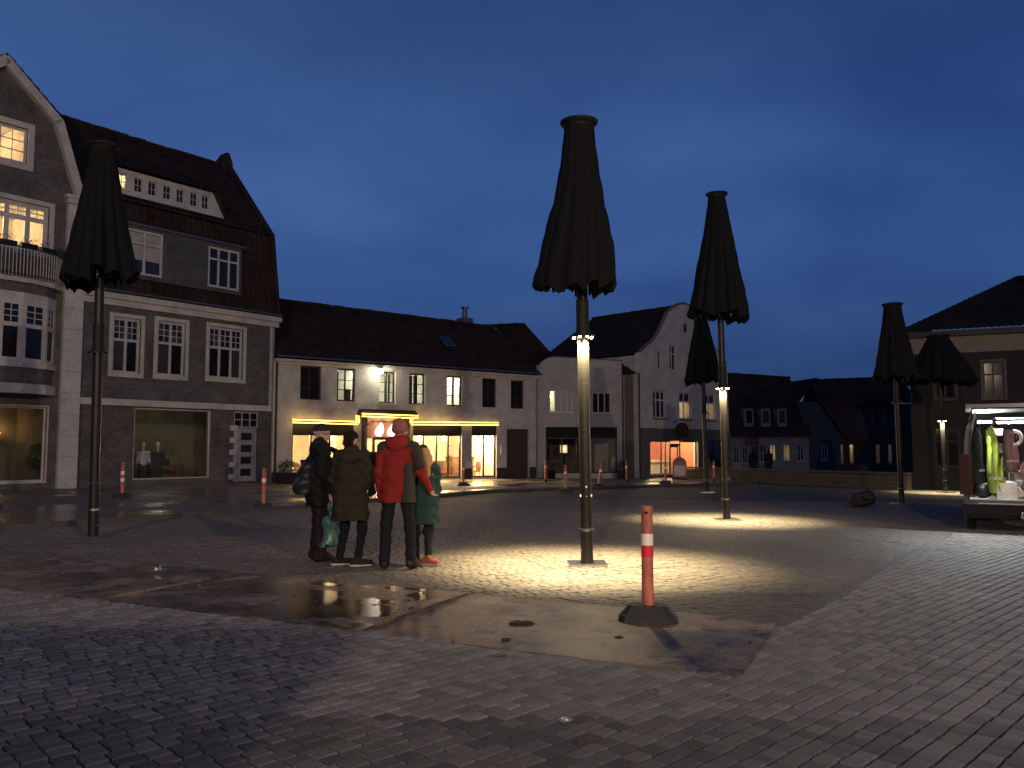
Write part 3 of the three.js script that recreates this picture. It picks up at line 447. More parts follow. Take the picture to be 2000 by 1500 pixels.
  const fl = thing('flood_lamp', 'glaring white flood lamp on the restaurant wall above the entrance', 'lamp', b.localToWorld2(5.02, 5.05, 0), b.rotation.y); part('arm', bar([0, 0.05, 0.01], [0, 0.05, 0.2], 0.04), mat.iron, fl); part('lamp_glass', sph(0.12, 0, 0, 0.3), glow(1, 0.96, 0.75, 45), fl); part('hood', new THREE.CylinderGeometry(0.06, 0.14, 0.08, 14).translate(0, 0.15, 0.3), mat.iron, fl); point(fl, 0, 0, 0.3, 4, C(1, 0.92, 0.65), 5);
  for (const [x, w] of [[5.1, 'left'], [5.75, 'right']]) {
    const o = thing('flame_lamp', `${w} one of the two pinkish flame shaped lamps over the restaurant door`, 'lamp', b.localToWorld2(x, 2.3, 0), b.rotation.y, 'flame lamps over the entrance');
    const s = new THREE.Shape(); s.moveTo(-0.1, -0.24); s.bezierCurveTo(-0.3, -0.05, -0.05, 0.12, 0.1, 0.34); s.bezierCurveTo(0.26, 0.12, 0.22, -0.12, 0.06, -0.26); s.lineTo(-0.1, -0.24);
    part('lamp_glass', new THREE.ExtrudeGeometry(s, { depth: 0.08, bevelSize: 0.02, bevelThickness: 0.02, bevelSegments: 2 }).translate(0, 0, 0.02), glow(1, 0.5, 0.3, 5), o); part('bracket', box(-0.02, 0.02, -0.05, 0.05, -0.22, 0.02), mat.iron, o); point(o, 0, 0, 0.22, 5, C(1, 0.5, 0.28), 4);
  }
  const ga = thing('garland', 'fir garland winding round the restaurant entrance', 'garland', [pB[0], 0, pB[1]], b.rotation.y);
  const pts = [[4.33, -0.2], [4.36, 0.7], [4.31, 1.6], [4.36, 2.45], [4.6, 2.66], [5.4, 2.72], [6.3, 2.66], [6.56, 2.4], [6.6, 1.5], [6.56, 0.5], [6.58, -0.2]].map(([x, y]) => V(x, y, 0.2)), cv = new THREE.CatmullRomCurve3(pts);
  part('stem', new THREE.TubeGeometry(cv, 60, 0.02, 6), mat.brown, ga); part('needles', along(cv, 900, 0.13), M(0.045, 0.032, 0.02, 0.8, { side: THREE.DoubleSide }), ga);
}
{ // roof behind the restaurant
  const b = building('rear_house', 'dark hipped house roof rising behind the restaurant roof', [-3.2, -55], [3.4, -57]), L = 6.9;
  part('wall', box(0, L, -0.5, 7.0, -6, 0), mat.darkplaster, b);
  part('roof', [roofGeo([-0.2, 7, 0.2], [L + 0.2, 7, 0.2], [1.6, 10.2, -3], [5.2, 10.5, -3]), roofGeo([L + 0.2, 7, 0.2], [L + 0.2, 7, -6.2], [5.2, 10.5, -3], [5.21, 10.5, -3.05]), roofGeo([L + 0.2, 7, -6.2], [-0.2, 7, -6.2], [5.2, 10.5, -3], [1.6, 10.2, -3]), roofGeo([-0.2, 7, -6.2], [-0.2, 7, 0.2], [1.6, 10.2, -3.05], [1.6, 10.2, -3])], mat.roof, b); ridge(b, [1.6, 10.25, -3], [5.2, 10.55, -3]);
}
{ // pale house with parapet
  const b = building('parapet_house', 'pale grey two storey house with rounded parapet and dark shop front', pC, qC), L = 4.72;
  const hs = [[0.68, 2.0, 3.4, 4.62], [3.06, 4.12, 3.36, 4.5]], sh = [0.47, 4.45, 0.1, 2.6], pts = [[0.02, -0.5], [L, -0.5], [L, 6.2]];
  for (let k = 0; k <= 10; k++) { const t = k / 10; pts.push([lerp(L, 0.9, t), 6.22 + 0.18 * t]); } for (let k = 1; k <= 8; k++) { const t = k / 8; pts.push([0.9 - 0.88 * Math.sin(t * Math.PI / 2), 5.5 + 0.9 * Math.cos(t * Math.PI / 2)]); }
  part('wall', [poly(pts, [...hs, sh], 0.3)], mat.palewall, b); part('flat_roof', box(0.1, L, 5.5, 5.6, -6, -0.3), mat.slate, b); part('coping', [bar([0.9, 6.43, -0.15], [L + 0.03, 6.25, -0.15], 0.4, 0.06)], mat.stone, b);
  part('side_wall', box(L - 0.3, L, -0.5, 6.15, -6, -0.31), mat.palewall, b);
  win(b, ...hs[0], { cols: 4, f: 0.06, sill: 0.06, z: -0.1, pane: i => i ? mat.palewall : mat.glass }); litRoom(b, 0.5, 1.25, 3.2, 4.75, 1.2, 3, C(0.95, 1, 0.7), { zf: -0.31 });
  win(b, ...hs[1], { cols: 3, f: 0.06, sill: 0.06, z: -0.1 });
  win(b, 0.47, 4.45, 0.1, 2.05, { cols: 4, cw: [0, 0.23, 0.44, 0.66, 1], f: 0.08, m: mat.iron, pane: mat.glass, name: 'shop_window', z: -0.12 }); part('shop_fascia', [box(0.47, 4.45, 2.05, 2.6, -0.2, -0.06)], mat.slate, b);
  room(b, 0.3, 4.6, 0.02, 2.6, 2.6, mat.darkplaster, -0.31);
  const lm = part('display_lamp', [box(1.6, 1.98, 1.2, 1.62, -1.62, -1.6)], glow(1, 0.72, 0.35, 0.9), b); part('lamp_frame', box(1.55, 2.03, 1.15, 1.67, -1.66, -1.62), mat.wainscot, lm); point(b, 1.8, 1.4, -1.45, 0.5, WARM, 6);
  part('link_wall', wallRect(L, 5.74, -0.5, 5.55, null, 0.3, -0.35), mat.darkplaster, b); part('link_roof', roofGeo([L, 5.55, -0.1], [5.74, 5.55, -0.1], [L, 6.9, -2], [5.74, 6.9, -2]), mat.roof, b); downpipe(b, L + 0.1, -0.2, 5.4); downpipe(b, 5.68, -0.2, 5.6, mat.iron);
}
{ // white house with curved gable
  const b = building('curved_gable_house', 'white house with curved Dutch gable and small lit shop', pD, qD), L = 9.1, mid = L / 2, left = [];
  for (let k = 0; k <= 14; k++) { const t = k / 14; left.push([lerp(0.12, 2.75, t), 6.75 + 2.5 * Math.pow(t, 1.55) + 0.18 * Math.sin(t * Math.PI * 2) * (1 - t)]); }
  for (let k = 1; k <= 8; k++) { const t = k / 8; left.push([2.75 + (mid - 2.75) * t, 9.25 + 0.72 * Math.sin(t * Math.PI / 2)]); }
  const out = [[L, -0.6], ...left.map(([x, y]) => [L - x, y]), ...left.slice(0, -1).reverse(), [0, 6.7], [0, -0.6]];
  const up = [[1.2, 2.45, 3.15, 4.7], [3.75, 4.95, 3.15, 4.7], [6.35, 7.6, 3.15, 4.7]], at = [[1.72, 2.1, 5.9, 7.0], [2.85, 3.55, 5.95, 7.4], [5.55, 6.25, 5.95, 7.4], [7.0, 7.38, 5.9, 7.0]], sh = [0.83, 5.55, -0.02, 1.86], lo = [[4.28, 4.82, 8.25, 8.8]], wr = [6.6, 8.4, 0.3, 1.9];
  part('wall', [poly(out, [...up, ...at, sh, ...lo, wr], 0.3)], mat.gablewhite, b);
  part('ground_floor_render', [wallRect(0, L, -0.6, 2.57, [sh, wr], 0.05, 0.055)], mat.darkplaster, b);
  part('gable_coping', [new THREE.TubeGeometry(new THREE.CatmullRomCurve3([...left, ...left.slice(0, -1).reverse().map(([x, y]) => [L - x, y])].map(([x, y]) => V(x, y, -0.12))), 80, 0.13, 6)], mat.stone, b);
  up.forEach((w, i) => win(b, ...w, { cols: i ? 2 : 3, f: 0.07, transom: 0.66, z: -0.12, sill: 0.08, sillM: mat.stone, pane: i ? k => (k % 2 ? mat.darkglass : mat.glass) : mat.darkglass }));
  litRoom(b, 3.6, 5.1, 2.9, 4.9, 1.6, 2.4, WARM, { ly: 3.9 }); litRoom(b, 6.2, 7.75, 2.9, 4.9, 1.6, 1.6, WARM, { ly: 3.9 });
  at.forEach(w => win(b, ...w, { cols: w[1] - w[0] > 0.5 ? 2 : 1, f: 0.05, transom: 0.66, z: -0.12, sill: 0.07 })); win(b, ...lo[0], { cols: 1, f: 0.05 }); win(b, ...wr, { cols: 2, f: 0.07, m: mat.brown, z: -0.1 });
  win(b, 0.83, 2.1, -0.02, 1.86, { cols: 1, f: 0.05, m: mat.brown, pane: mat.glass, name: 'shop_window', z: -0.1 }); win(b, 3.85, 5.55, -0.02, 1.86, { cols: 1, f: 0.07, m: mat.brown, pane: mat.glass, name: 'shop_window', z: -0.1 }); win(b, 2.1, 3.0, -0.02, 1.86, { cols: 2, f: 0.05, m: mat.brown, pane: mat.glass, z: -0.16, name: 'shop_window' });
  const d = win(b, 3.0, 3.85, -0.2, 1.6, { cols: 1, f: 0.1, m: mat.brown, pane: mat.glass, z: -0.2, name: 'shop_door' }); part('door_handle', bar([3.76, 0.7, -0.17], [3.76, 0.9, -0.17], 0.03), mat.iron, d); part('door_head', box(3.0, 3.85, 1.6, 1.7, -0.3, -0.12), mat.brown, b);
  room(b, 0.7, 6.2, -0.24, 2.3, 3.2, mat.salmon, -0.31); part('tiled_wall', [box(0.72, 6.18, -0.2, 0.72, -3.49, -3.42)], mat.tile, b); part('tiled_wall', box(0.72, 4.1, 0.73, 2.28, -3.5, -3.44), mat.cream2, b); part('mural_panel', box(1.2, 2.6, 0.8, 1.25, -3.43, -3.42), mat.salmon, b);
  part('shop_counter', [box(2.4, 5.2, -0.22, 0.62, -2.4, -1.7), box(2.35, 5.25, 0.62, 0.7, -2.45, -1.65)], mat.palewall, b);
  for (const [x, cd] of [[1.5, 24], [2.75, 26], [4.8, 20]]) { const l = part('ceiling_lamp', [sph(0.08, x, 1.95, -1.2)], glow(1, 0.85, 0.5, 9), b); part('cord', cyl(0.006, 0.006, 2.02, 2.3, 6, x, -1.2), mat.iron, l); point(b, x, 1.95, -1.2, cd, C(1, 0.72, 0.34), 4); }
  const ri = [mid, 9.75, -0.3], D2 = 8;
  part('roof', [roofGeo([-0.15, 6.65, -D2], [-0.15, 6.65, -0.25], [mid, 9.95, -D2 + 0.8], [mid, 9.95, -0.25]), roofGeo([L + 0.15, 6.65, -0.25], [L + 0.15, 6.65, -D2], [mid, 9.95, -0.25], [mid, 9.95, -D2 + 0.8]), roofGeo([L + 0.15, 6.65, -D2], [-0.15, 6.65, -D2], [mid + 0.05, 9.95, -D2 + 0.8], [mid, 9.95, -D2 + 0.8])], mat.roof, b); ridge(b, [mid, 10.0, -0.4], [mid, 10.0, -D2 + 0.8]);
  part('side_wall', box(0, 0.3, -0.6, 6.6, -D2, -0.31), mat.gablewhite, b); part('side_wall', box(L - 0.3, L, -0.6, 6.6, -D2, -0.31), mat.gablewhite, b);
  const sg = thing('hanging_sign', 'dark round sign on an iron bracket above the lit shop', 'sign', b.localToWorld2(3.1, 2.0, 0), b.rotation.y); part('bracket', [tube([[0, 0.95, 0.05], [0, 1.05, 0.5], [0, 0.9, 0.95]], 0.025, 16, 6)], mat.iron, sg); part('disc', [cyl(0.42, 0.42, -0.03, 0.03, 24).rotateZ(Math.PI / 2).translate(0, 0.45, 0.6)], mat.brown, sg); part('ring', [new THREE.TorusGeometry(0.42, 0.05, 8, 28).rotateY(Math.PI / 2).translate(0, 0.45, 0.6)], mat.iron, sg);
}
{ // low white house on the far side
  const b = building('low_white_house', 'low white house with three small dormers in its dark roof, far side', [17.5, -66], [24, -66.4]), L = 6.5, hs = [[0.35, 0.75, 0.2, 1.6], [1.05, 1.45, 0.2, 1.6], [2.5, 3.0, 0.3, 1.7], [3.3, 3.8, 0.4, 1.7], [4.4, 4.95, 0.4, 1.7], [5.6, 6.1, 0.4, 1.7]];
  part('wall', [wallRect(0, L, -1, 2.33, [...hs, [1.75, 2.35, -0.7, 1.6]], 0.3)], M(0.34, 0.31, 0.28, 0.85, plaster), b); hs.forEach((h, i) => win(b, ...h, { cols: 2, f: 0.05, bot: [1, 2], pane: i === 3 || i === 4 ? mat.glass : mat.darkglass, sill: 0.05 })); litRoom(b, 3.2, 5.1, 0.1, 2.2, 1.2, 0.8, WARM, { ly: 1.0 });
  win(b, 1.75, 2.35, -0.7, 1.6, { cols: 1, f: 0.1, m: mat.door, pane: mat.door, name: 'door' });
  part('roof', [roofGeo([-0.2, 2.3, 0.3], [L + 0.2, 2.3, 0.3], [-0.2, 7.9, -4], [L + 0.2, 7.5, -4]), roofGeo([L + 0.2, 2.3, -8], [-0.2, 2.3, -8], [L + 0.2, 7.5, -4], [-0.2, 7.9, -4])], mat.roof, b); ridge(b, [-0.2, 7.95, -4], [L + 0.2, 7.55, -4]);
  for (const x of [1.75, 3.15, 4.5]) { const d = part('dormer', [wallRect(x - 0.36, x + 0.36, 3.15, 4.65, null, 1.6, -0.35)], M(0.2, 0.19, 0.18, 0.85), b); part('pane', box(x - 0.24, x + 0.24, 3.45, 4.45, -0.345, -0.335), mat.darkglass, d); part('dormer_roof', box(x - 0.45, x + 0.45, 4.65, 4.75, -2.2, -0.25), mat.roof, d); }
  const s = thing('shop_sign', 'brown board sign on the low white house', 'sign', b.localToWorld2(1.8, 1.75, 0), b.rotation.y); part('board', [box(-0.55, 0.55, 0, 0.5, 0.02, 0.1)], M(0.1, 0.04, 0.035, 0.6), s); part('frame', [box(-0.58, 0.58, 0.5, 0.54, 0.02, 0.12), box(-0.58, 0.58, -0.04, 0, 0.02, 0.12)], mat.iron, s);
}
{
  const b = building('blue_house', 'bluish gable house squeezed between the low white house and the brick house', [24.2, -67], [27, -67.5]), L = 2.85;
  part('wall', [poly([[0, -1], [L, -1], [L, 2.5], [0.9, 5.2], [-0.9, 5.2], [0, 2.2]], null, 0.3)], mat.blueplaster, b); part('roof', [roofGeo([-0.9, 5.1, -7], [-0.9, 5.1, 0.2], [0.9, 7.2, -7], [0.9, 7.2, 0.2]), roofGeo([L + 0.2, 2.5, 0.2], [L + 0.2, 2.5, -7], [0.9, 5.3, 0.2], [0.9, 5.3, -7])], mat.roof, b); win(b, 1.1, 1.6, 0.4, 1.6, { z: 0.06, casing: 0.05 });
}
{
  const b = building('far_brick_house', 'dark red brick house with tall narrow lit windows, far side', [26.8, -71], [34.5, -70]), L = 7.7, hs = [0.75, 1.6, 2.45, 4.6, 5.6].map(x => [x - 0.18, x + 0.18, 0.1, 1.75]), us = [3.2, 4.2, 5.2, 6.2].map(x => [x - 0.25, x + 0.25, 3.3, 4.8]);
  part('wall', [wallRect(0, L, -1, 5.2, [...hs, ...us, [3.0, 4.2, -0.8, 1.4]], 0.3)], mat.redbrick, b); hs.forEach(h => win(b, ...h, { cols: 1, f: 0.05, transom: 0.7, pane: mat.glass, m: mat.white, z: -0.14 })); us.forEach(h => win(b, ...h, { cols: 2, f: 0.06, m: mat.darkplaster })); win(b, 3.0, 4.2, -0.8, 1.4, { cols: 2, f: 0.1, m: mat.door, pane: mat.door, name: 'gate' });
  litRoom(b, 0.4, 6, -0.2, 2.2, 1.5, 1.6, WARM, {}); part('roof', [roofGeo([-0.2, 5.2, 0.3], [L + 0.2, 5.2, 0.3], [-0.2, 7.6, -3.5], [L + 0.2, 7.8, -3.5]), roofGeo([L + 0.2, 5.2, -7], [-0.2, 5.2, -7], [L + 0.2, 7.8, -3.5], [-0.2, 7.6, -3.5])], mat.roof, b); ridge(b, [0, 7.65, -3.5], [L, 7.85, -3.5]);
}
{ // house far right with the broad gable
  const b = building('broad_gable_house', 'large dark roofed house with broad gable behind the van', [18.3, -37.5], [27.4, -33.1]), L = 10.1, mid = 4.95, hs = [1.4, 3.3, 5.2, 7.1, 8.8].map(x => [x - 0.4, x + 0.4, 3.7, 5.3]), ls = [1.4, 3.3, 5.2, 7.1, 8.8].map(x => [x - 0.5, x + 0.5, 0.6, 2.4]);
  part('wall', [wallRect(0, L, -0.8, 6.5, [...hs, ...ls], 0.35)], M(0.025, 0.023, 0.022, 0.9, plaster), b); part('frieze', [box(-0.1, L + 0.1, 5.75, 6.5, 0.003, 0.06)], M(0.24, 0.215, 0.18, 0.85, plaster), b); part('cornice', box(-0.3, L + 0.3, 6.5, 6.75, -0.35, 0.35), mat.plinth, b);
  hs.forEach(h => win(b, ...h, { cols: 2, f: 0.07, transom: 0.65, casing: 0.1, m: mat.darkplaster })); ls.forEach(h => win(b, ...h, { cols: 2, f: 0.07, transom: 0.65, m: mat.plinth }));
  
  part('roof', [roofGeo([-0.6, 6.75, 0.45], [L + 0.6, 6.75, 0.45], [mid - 0.1, 9.75, -4], [mid + 0.1, 9.75, -4]), roofGeo([-0.6, 6.75, -8.5], [-0.6, 6.75, 0.45], [mid - 0.1, 9.75, -4.5], [mid - 0.1, 9.75, -4]), roofGeo([L + 0.6, 6.75, 0.45], [L + 0.6, 6.75, -8.5], [mid + 0.1, 9.75, -4], [mid + 0.1, 9.75, -4.5])], mat.slate, b); part('side_wall', box(0, 0.35, -0.8, 6.5, -9, -0.36), mat.darkplaster, b); part('side_wall', box(L - 0.35, L, -0.8, 6.5, -9, -0.36), mat.darkplaster, b);
}
// ---------- soft shapes: smooth unions of capsules, ellipsoids and oval frusta, meshed by surface nets ----------
const cap = (a, b, ra, rb) => ({ lo: [0, 1, 2].map(i => Math.min(a[i], b[i]) - Math.max(ra, rb)), hi: [0, 1, 2].map(i => Math.max(a[i], b[i]) + Math.max(ra, rb)), f: (x, y, z) => { const dx = b[0] - a[0], dy = b[1] - a[1], dz = b[2] - a[2], t = clamp(((x - a[0]) * dx + (y - a[1]) * dy + (z - a[2]) * dz) / (dx * dx + dy * dy + dz * dz + 1e-9), 0, 1); return Math.hypot(x - a[0] - dx * t, y - a[1] - dy * t, z - a[2] - dz * t) - lerp(ra, rb, t); } });
const ell = (c, r) => ({ lo: c.map((v, i) => v - r[i]), hi: c.map((v, i) => v + r[i]), f: (x, y, z) => { const a = (x - c[0]) / r[0], b = (y - c[1]) / r[1], d = (z - c[2]) / r[2]; return (Math.hypot(a, b, d) - 1) * Math.min(...r); } });
const fru = (a, b, ax, az, bx, bz) => ({ lo: [Math.min(a[0] - ax, b[0] - bx), Math.min(a[1], b[1]), Math.min(a[2] - az, b[2] - bz)], hi: [Math.max(a[0] + ax, b[0] + bx), Math.max(a[1], b[1]), Math.max(a[2] + az, b[2] + bz)], f: (x, y, z) => { const t = (y - a[1]) / (b[1] - a[1]), s = clamp(t, 0, 1), rx = lerp(ax, bx, s), rz = lerp(az, bz, s), q = (Math.hypot((x - lerp(a[0], b[0], s)) / rx, (z - lerp(a[2], b[2], s)) / rz) - 1) * Math.min(rx, rz); return Math.max(q, Math.max(a[1] - y, y - b[1]) * 0.9); } });
function nets(prims, cell, k, bend) {
  const lo = [0, 1, 2].map(i => Math.min(...prims.map(p => p.lo[i])) - 0.04 - 2 * cell), hi = [0, 1, 2].map(i => Math.max(...prims.map(p => p.hi[i])) + 0.04 + 2 * cell);
  const n = lo.map((v, i) => Math.ceil((hi[i] - v) / cell) + 1), [nx, ny, nz] = n, F = new Float32Array(nx * ny * nz), at = (i, j, l) => (l * ny + j) * nx + i;
  const smin = (a, b) => { const h = Math.max(k - Math.abs(a - b), 0) / k; return Math.min(a, b) - h * h * k * 0.25; };
  for (let l = 0; l < nz; l++) for (let j = 0; j < ny; j++) for (let i = 0; i < nx; i++) {
    const x = lo[0] + i * cell, y = lo[1] + j * cell, z = lo[2] + l * cell; let d = 1e3;
    for (const p of prims) { if (x < p.lo[0] - 0.12 || x > p.hi[0] + 0.12 || y < p.lo[1] - 0.12 || y > p.hi[1] + 0.12 || z < p.lo[2] - 0.12 || z > p.hi[2] + 0.12) continue; d = smin(d, p.f(x, y, z)); }
    F[at(i, j, l)] = d + (bend && d < 0.15 ? bend(x, y, z) : 0);
  }
  const id = new Int32Array(F.length).fill(-1), pos = [], idx = [], E = [[0, 1], [0, 2], [0, 4], [1, 3], [1, 5], [2, 3], [2, 6], [3, 7], [4, 5], [4, 6], [5, 7], [6, 7]];
  for (let l = 0; l < nz - 1; l++) for (let j = 0; j < ny - 1; j++) for (let i = 0; i < nx - 1; i++) {
    const v = []; let neg = 0; for (let c = 0; c < 8; c++) { const q = F[at(i + (c & 1), j + (c >> 1 & 1), l + (c >> 2))]; v.push(q); if (q < 0) neg++; }
    if (!neg || neg === 8) continue; let sx = 0, sy = 0, sz = 0, m = 0;
    for (const [a, b] of E) if (v[a] < 0 !== v[b] < 0) { const t = v[a] / (v[a] - v[b]); sx += lerp(a & 1, b & 1, t); sy += lerp(a >> 1 & 1, b >> 1 & 1, t); sz += lerp(a >> 2, b >> 2, t); m++; }
    id[at(i, j, l)] = pos.length / 3; pos.push(lo[0] + (i + sx / m) * cell, lo[1] + (j + sy / m) * cell, lo[2] + (l + sz / m) * cell);
  }
  const quad = (a, b, c, d, f) => f ? idx.push(a, b, c, a, c, d) : idx.push(a, c, b, a, d, c);
  for (let l = 1; l < nz - 1; l++) for (let j = 1; j < ny - 1; j++) for (let i = 1; i < nx - 1; i++) {
    const s = F[at(i, j, l)] < 0;
    if (s !== F[at(i + 1, j, l)] < 0) quad(id[at(i, j - 1, l - 1)], id[at(i, j, l - 1)], id[at(i, j, l)], id[at(i, j - 1, l)], s);
    if (s !== F[at(i, j + 1, l)] < 0) quad(id[at(i - 1, j, l - 1)], id[at(i - 1, j, l)], id[at(i, j, l)], id[at(i, j, l - 1)], s);
    if (s !== F[at(i, j, l + 1)] < 0) quad(id[at(i - 1, j - 1, l)], id[at(i, j - 1, l)], id[at(i, j, l)], id[at(i - 1, j, l)], s);
  }
  const g = new THREE.BufferGeometry(); g.setAttribute('position', new THREE.Float32BufferAttribute(pos, 3)); g.setIndex(idx); g.computeVertexNormals(); return g;
}
// ---------- unseen masts: the first lights the facades, the second is added fill ----------
{
  for (const [x, z, cd, l] of [[-4.4, 24, 1450, 'unseen tall mast with a warm floodlight behind the photographer'], [17, 21, 1320, 'tall mast with a warm floodlight behind the photographer, added as fill right of the other mast']]) {
    const o = thing('unseen_floodlight_mast', l, 'unseen lamp mast', [x, gy(x, z), z]);
    part('mast', cyl(0.11, 0.07, 0, 10.2), mat.zinc, o); part('mast_base', cyl(0.2, 0.2, 0, 0.12), mat.zinc, o);
    part('lamp_head', [new THREE.CylinderGeometry(0.12, 0.4, 0.3, 20).translate(0, 10.45, -0.4)], mat.iron, o); part('lamp_arm', bar([0, 10.1, 0], [0, 10.55, -0.4], 0.06), mat.iron, o);
    part('lamp_glass', [sph(0.24, 0, 10.1, -0.4)], glow(1, 0.62, 0.32, 12), o); point(o, 0, 10.1, -0.4, cd, C(1, 0.75, 0.54), 12);
  }
}
{
  const o = thing('unseen_kiosk', 'closed wooden booth out of view behind the photographer, shading the left foreground', 'unseen_kiosk', [-2.4, gy(-2.4, 3), 3]);  // unseen booth, placed to cast shade over the left foreground
  for (let k = 0; k < 20; k++) part('board', box(-4 + k * 0.2, -4 + k * 0.2 + 0.192, 0, 3.0, -0.03, 0), mat.door, o);
  part('back_wall', box(-4, 0, 0, 3.0, 2.0, 2.05), mat.door, o); part('side_wall', box(-0.05, -0.005, 0, 3.0, 0, 2.0), mat.door, o); part('side_wall', box(-4, -3.95, 0, 3.0, 0, 2.0), mat.door, o);
  part('roof', [poly([[-0.2, 3.0], [2.25, 3.0], [2.25, 3.25], [1.0, 3.5], [-0.2, 3.25]], null, 4.3).rotateY(Math.PI / 2).scale(1, 1, -1).translate(0.1, 0, 0)], mat.slate, o);
}
// ---------- parasols ----------
const ledGlow = glow(1, 0.8, 0.46, 40), ledOff = M(0.3, 0.3, 0.3, 0.3);
function canopyGeo(prof, yt, yb, sd, loose, skew) { // folded cloth with deep pleats, open underneath
  const N = 130, R = 64, pos = [], idx = [], folds = 13, ph = Array.from({ length: folds }, (_, i) => hash(i, sd, 1, 5));
  const rad = t => { const k = t * (prof.length - 1), i = Math.min(prof.length - 2, Math.floor(k)); return lerp(prof[i], prof[i + 1], k - i); };
  for (let r = 0; r <= R; r++) for (let i = 0; i <= N; i++) {
    const t = r / R, a = i / N * Math.PI * 2, f = i % N / N * folds, j = Math.floor(f) % folds, u = f - Math.floor(f);
    const amp = lerp(0.03, 0.16, t) * lerp(0.4, 1.5, ph[j]);
    const pl = Math.pow(Math.sin(u * Math.PI), 0.6) - 0.55;
    let R0 = rad(t) * (1 + amp * pl * 1.6) + 0.02 * (vn(Math.cos(a) * 2 + 9, Math.sin(a) * 2 + 9, t * 5, sd) - 0.5) * t * 2 + 0.03 * loose * t * Math.sin(a * 2 + sd) + (0.012 + 0.014 * t) * (vn(Math.cos(a) * 5 + 20, Math.sin(a) * 5 + 20, t * 16 + Math.sin(a * 3) * 1.5, sd + 4) - 0.5) + 0.01 * t * Math.sin(t * 46 + a * 7 + 5 * ph[j]) * (ph[(j + 5) % folds] - 0.3);
    const sk = 0.3 * t * (ph[(j + 3) % folds] - 0.5), hem = t > 0.93 ? (t - 0.93) / 0.07 : 0;
    const y = lerp(yt, yb, t) + hem * (0.1 * (1 - Math.sin(u * Math.PI)) * -1 + 0.2 * (ph[j] - 0.5) + 0.05 * Math.sin(a + sd));
    R0 += hem * 0.012; pos.push(Math.cos(a + sk) * R0 - skew * t * t, y, Math.sin(a + sk) * R0);
  }
  for (let r = 0; r <= 4; r++) for (let i = 0; i <= N; i++) { const b = (R * (N + 1) + i) * 3, k = lerp(0.96, 0.25, r / 4); pos.push((pos[b] + skew) * k - skew, pos[b + 1] + 0.02 + r * 0.16, pos[b + 2] * k); }
  for (let r = 0; r < R + 5; r++) for (let i = 0; i < N; i++) { const a = r * (N + 1) + i; idx.push(a, a + 1, a + N + 1, a + 1, a + N + 2, a + N + 1); }
  const g = new THREE.BufferGeometry(); g.setAttribute('position', new THREE.Float32BufferAttribute(pos, 3)); g.setIndex(idx); g.computeVertexNormals(); return g;
}
const bolt = uvm(new THREE.SphereGeometry(0.016, 8, 6));
function parasol(x, z, label, { top, bot, prof, lit, seed: sd, collar = 3.0, turn = 0, loose = 0.3, n = 8, cd = 62, lean = 0.012, skew = 0 }) {
  const y = gy(x, z), o = thing('parasol', label, 'parasol', [x, y, z], turn, 'folded parasols on the square');
  o.rotation.z = lean; o.rotation.order = 'ZYX'; top -= y; bot -= y; collar -= y;
  part('base_plate', box(-0.25, 0.25, -0.02, 0.03, -0.25, 0.25), mat.steel, o);
  part('pole', [cyl(0.082, 0.082, 0.03, 0.46, 28), cyl(0.076, 0.076, 0.46, collar - 0.02, 28), cyl(0.074, 0.07, collar - 0.02, top - 0.05, 28)], mat.pole, o);
  part('pole_ring', [cyl(0.098, 0.098, 0.44, 0.475, 28)], mat.steel, o); part('crank_sleeve', [cyl(0.086, 0.086, collar + 0.08, collar + 0.5, 24)], mat.collar, o);
  for (const [h, a] of [[0.9, 0.6], [0.9, 1.57], [0.9, 2.6], [1.02, 1.57], [0.2, 0.5], [0.2, 2.7]]) part('bolt', keep(bolt), mat.steel, o).position.set(Math.cos(a) * 0.084, h, Math.sin(a) * 0.084);
  const c = part('light_collar', [cyl(0.155, 0.155, collar - 0.005, collar + 0.03, 28), cyl(0.1, 0.1, collar + 0.03, collar + 0.09, 24)], mat.collar, o);
  for (let k = 0; k < n; k++) {
    const a = (k + 0.5) / n * Math.PI * 2, lx = Math.cos(a) * 0.128, lz = Math.sin(a) * 0.128;
    part('led_lamp', [sph(0.017, lx, collar - 0.008, lz, 10)], lit ? ledGlow : ledOff, c);
    if (lit) { const s = new THREE.SpotLight(LED, cd, 0, 0.74, 1, 2); s.position.set(lx, collar - 0.035, lz); s.target.position.set(lx * 1.05, collar - 1.035, lz * 1.05); s.castShadow = true; s.shadow.radius = 0.5; o.add(s, s.target);
      if (k % 2) { const w = new THREE.SpotLight(LED, cd * 0.16, 0, 1.35, 1, 2); w.position.copy(s.position); w.target.position.copy(s.target.position); w.castShadow = true; w.shadow.radius = 0.5; o.add(w, w.target); } }
  }
  const cg = part('canopy', canopyGeo(prof, top - 0.1, bot, sd, loose, skew), mat.canvas, o);
  const rb = prof.at(-1);
  for (let k = 0; k < 12; k++) { const a = k / 12 * Math.PI * 2 + sd, q = rb * rr(0.6, 0.85), h = bot + rr(-0.02, 0.05); const t = part('rib_tip', bar([Math.cos(a) * q * 0.96, h + 0.25, Math.sin(a) * q * 0.96], [Math.cos(a) * q, h - 0.09, Math.sin(a) * q], 0.035), mat.collar, cg); part('rib_screw', keep(bolt), mat.steel, cg).position.set(Math.cos(a) * (q + 0.03), h - 0.02, Math.sin(a) * (q + 0.03)); }
  const cp = prof[0]; part('cap', [cyl(cp + 0.02, cp + 0.055, top - 0.07, top - 0.035, 36), cyl(cp + 0.055, cp + 0.06, top - 0.035, top - 0.01, 36), new THREE.SphereGeometry(cp + 0.04, 32, 6, 0, Math.PI * 2, 0, Math.PI / 2).scale(1, 0.16, 1).translate(0, top - 0.012, 0), cyl(cp - 0.01, cp + 0.02, top - 0.13, top - 0.05, 36)], mat.collar, o);
  return o;
}
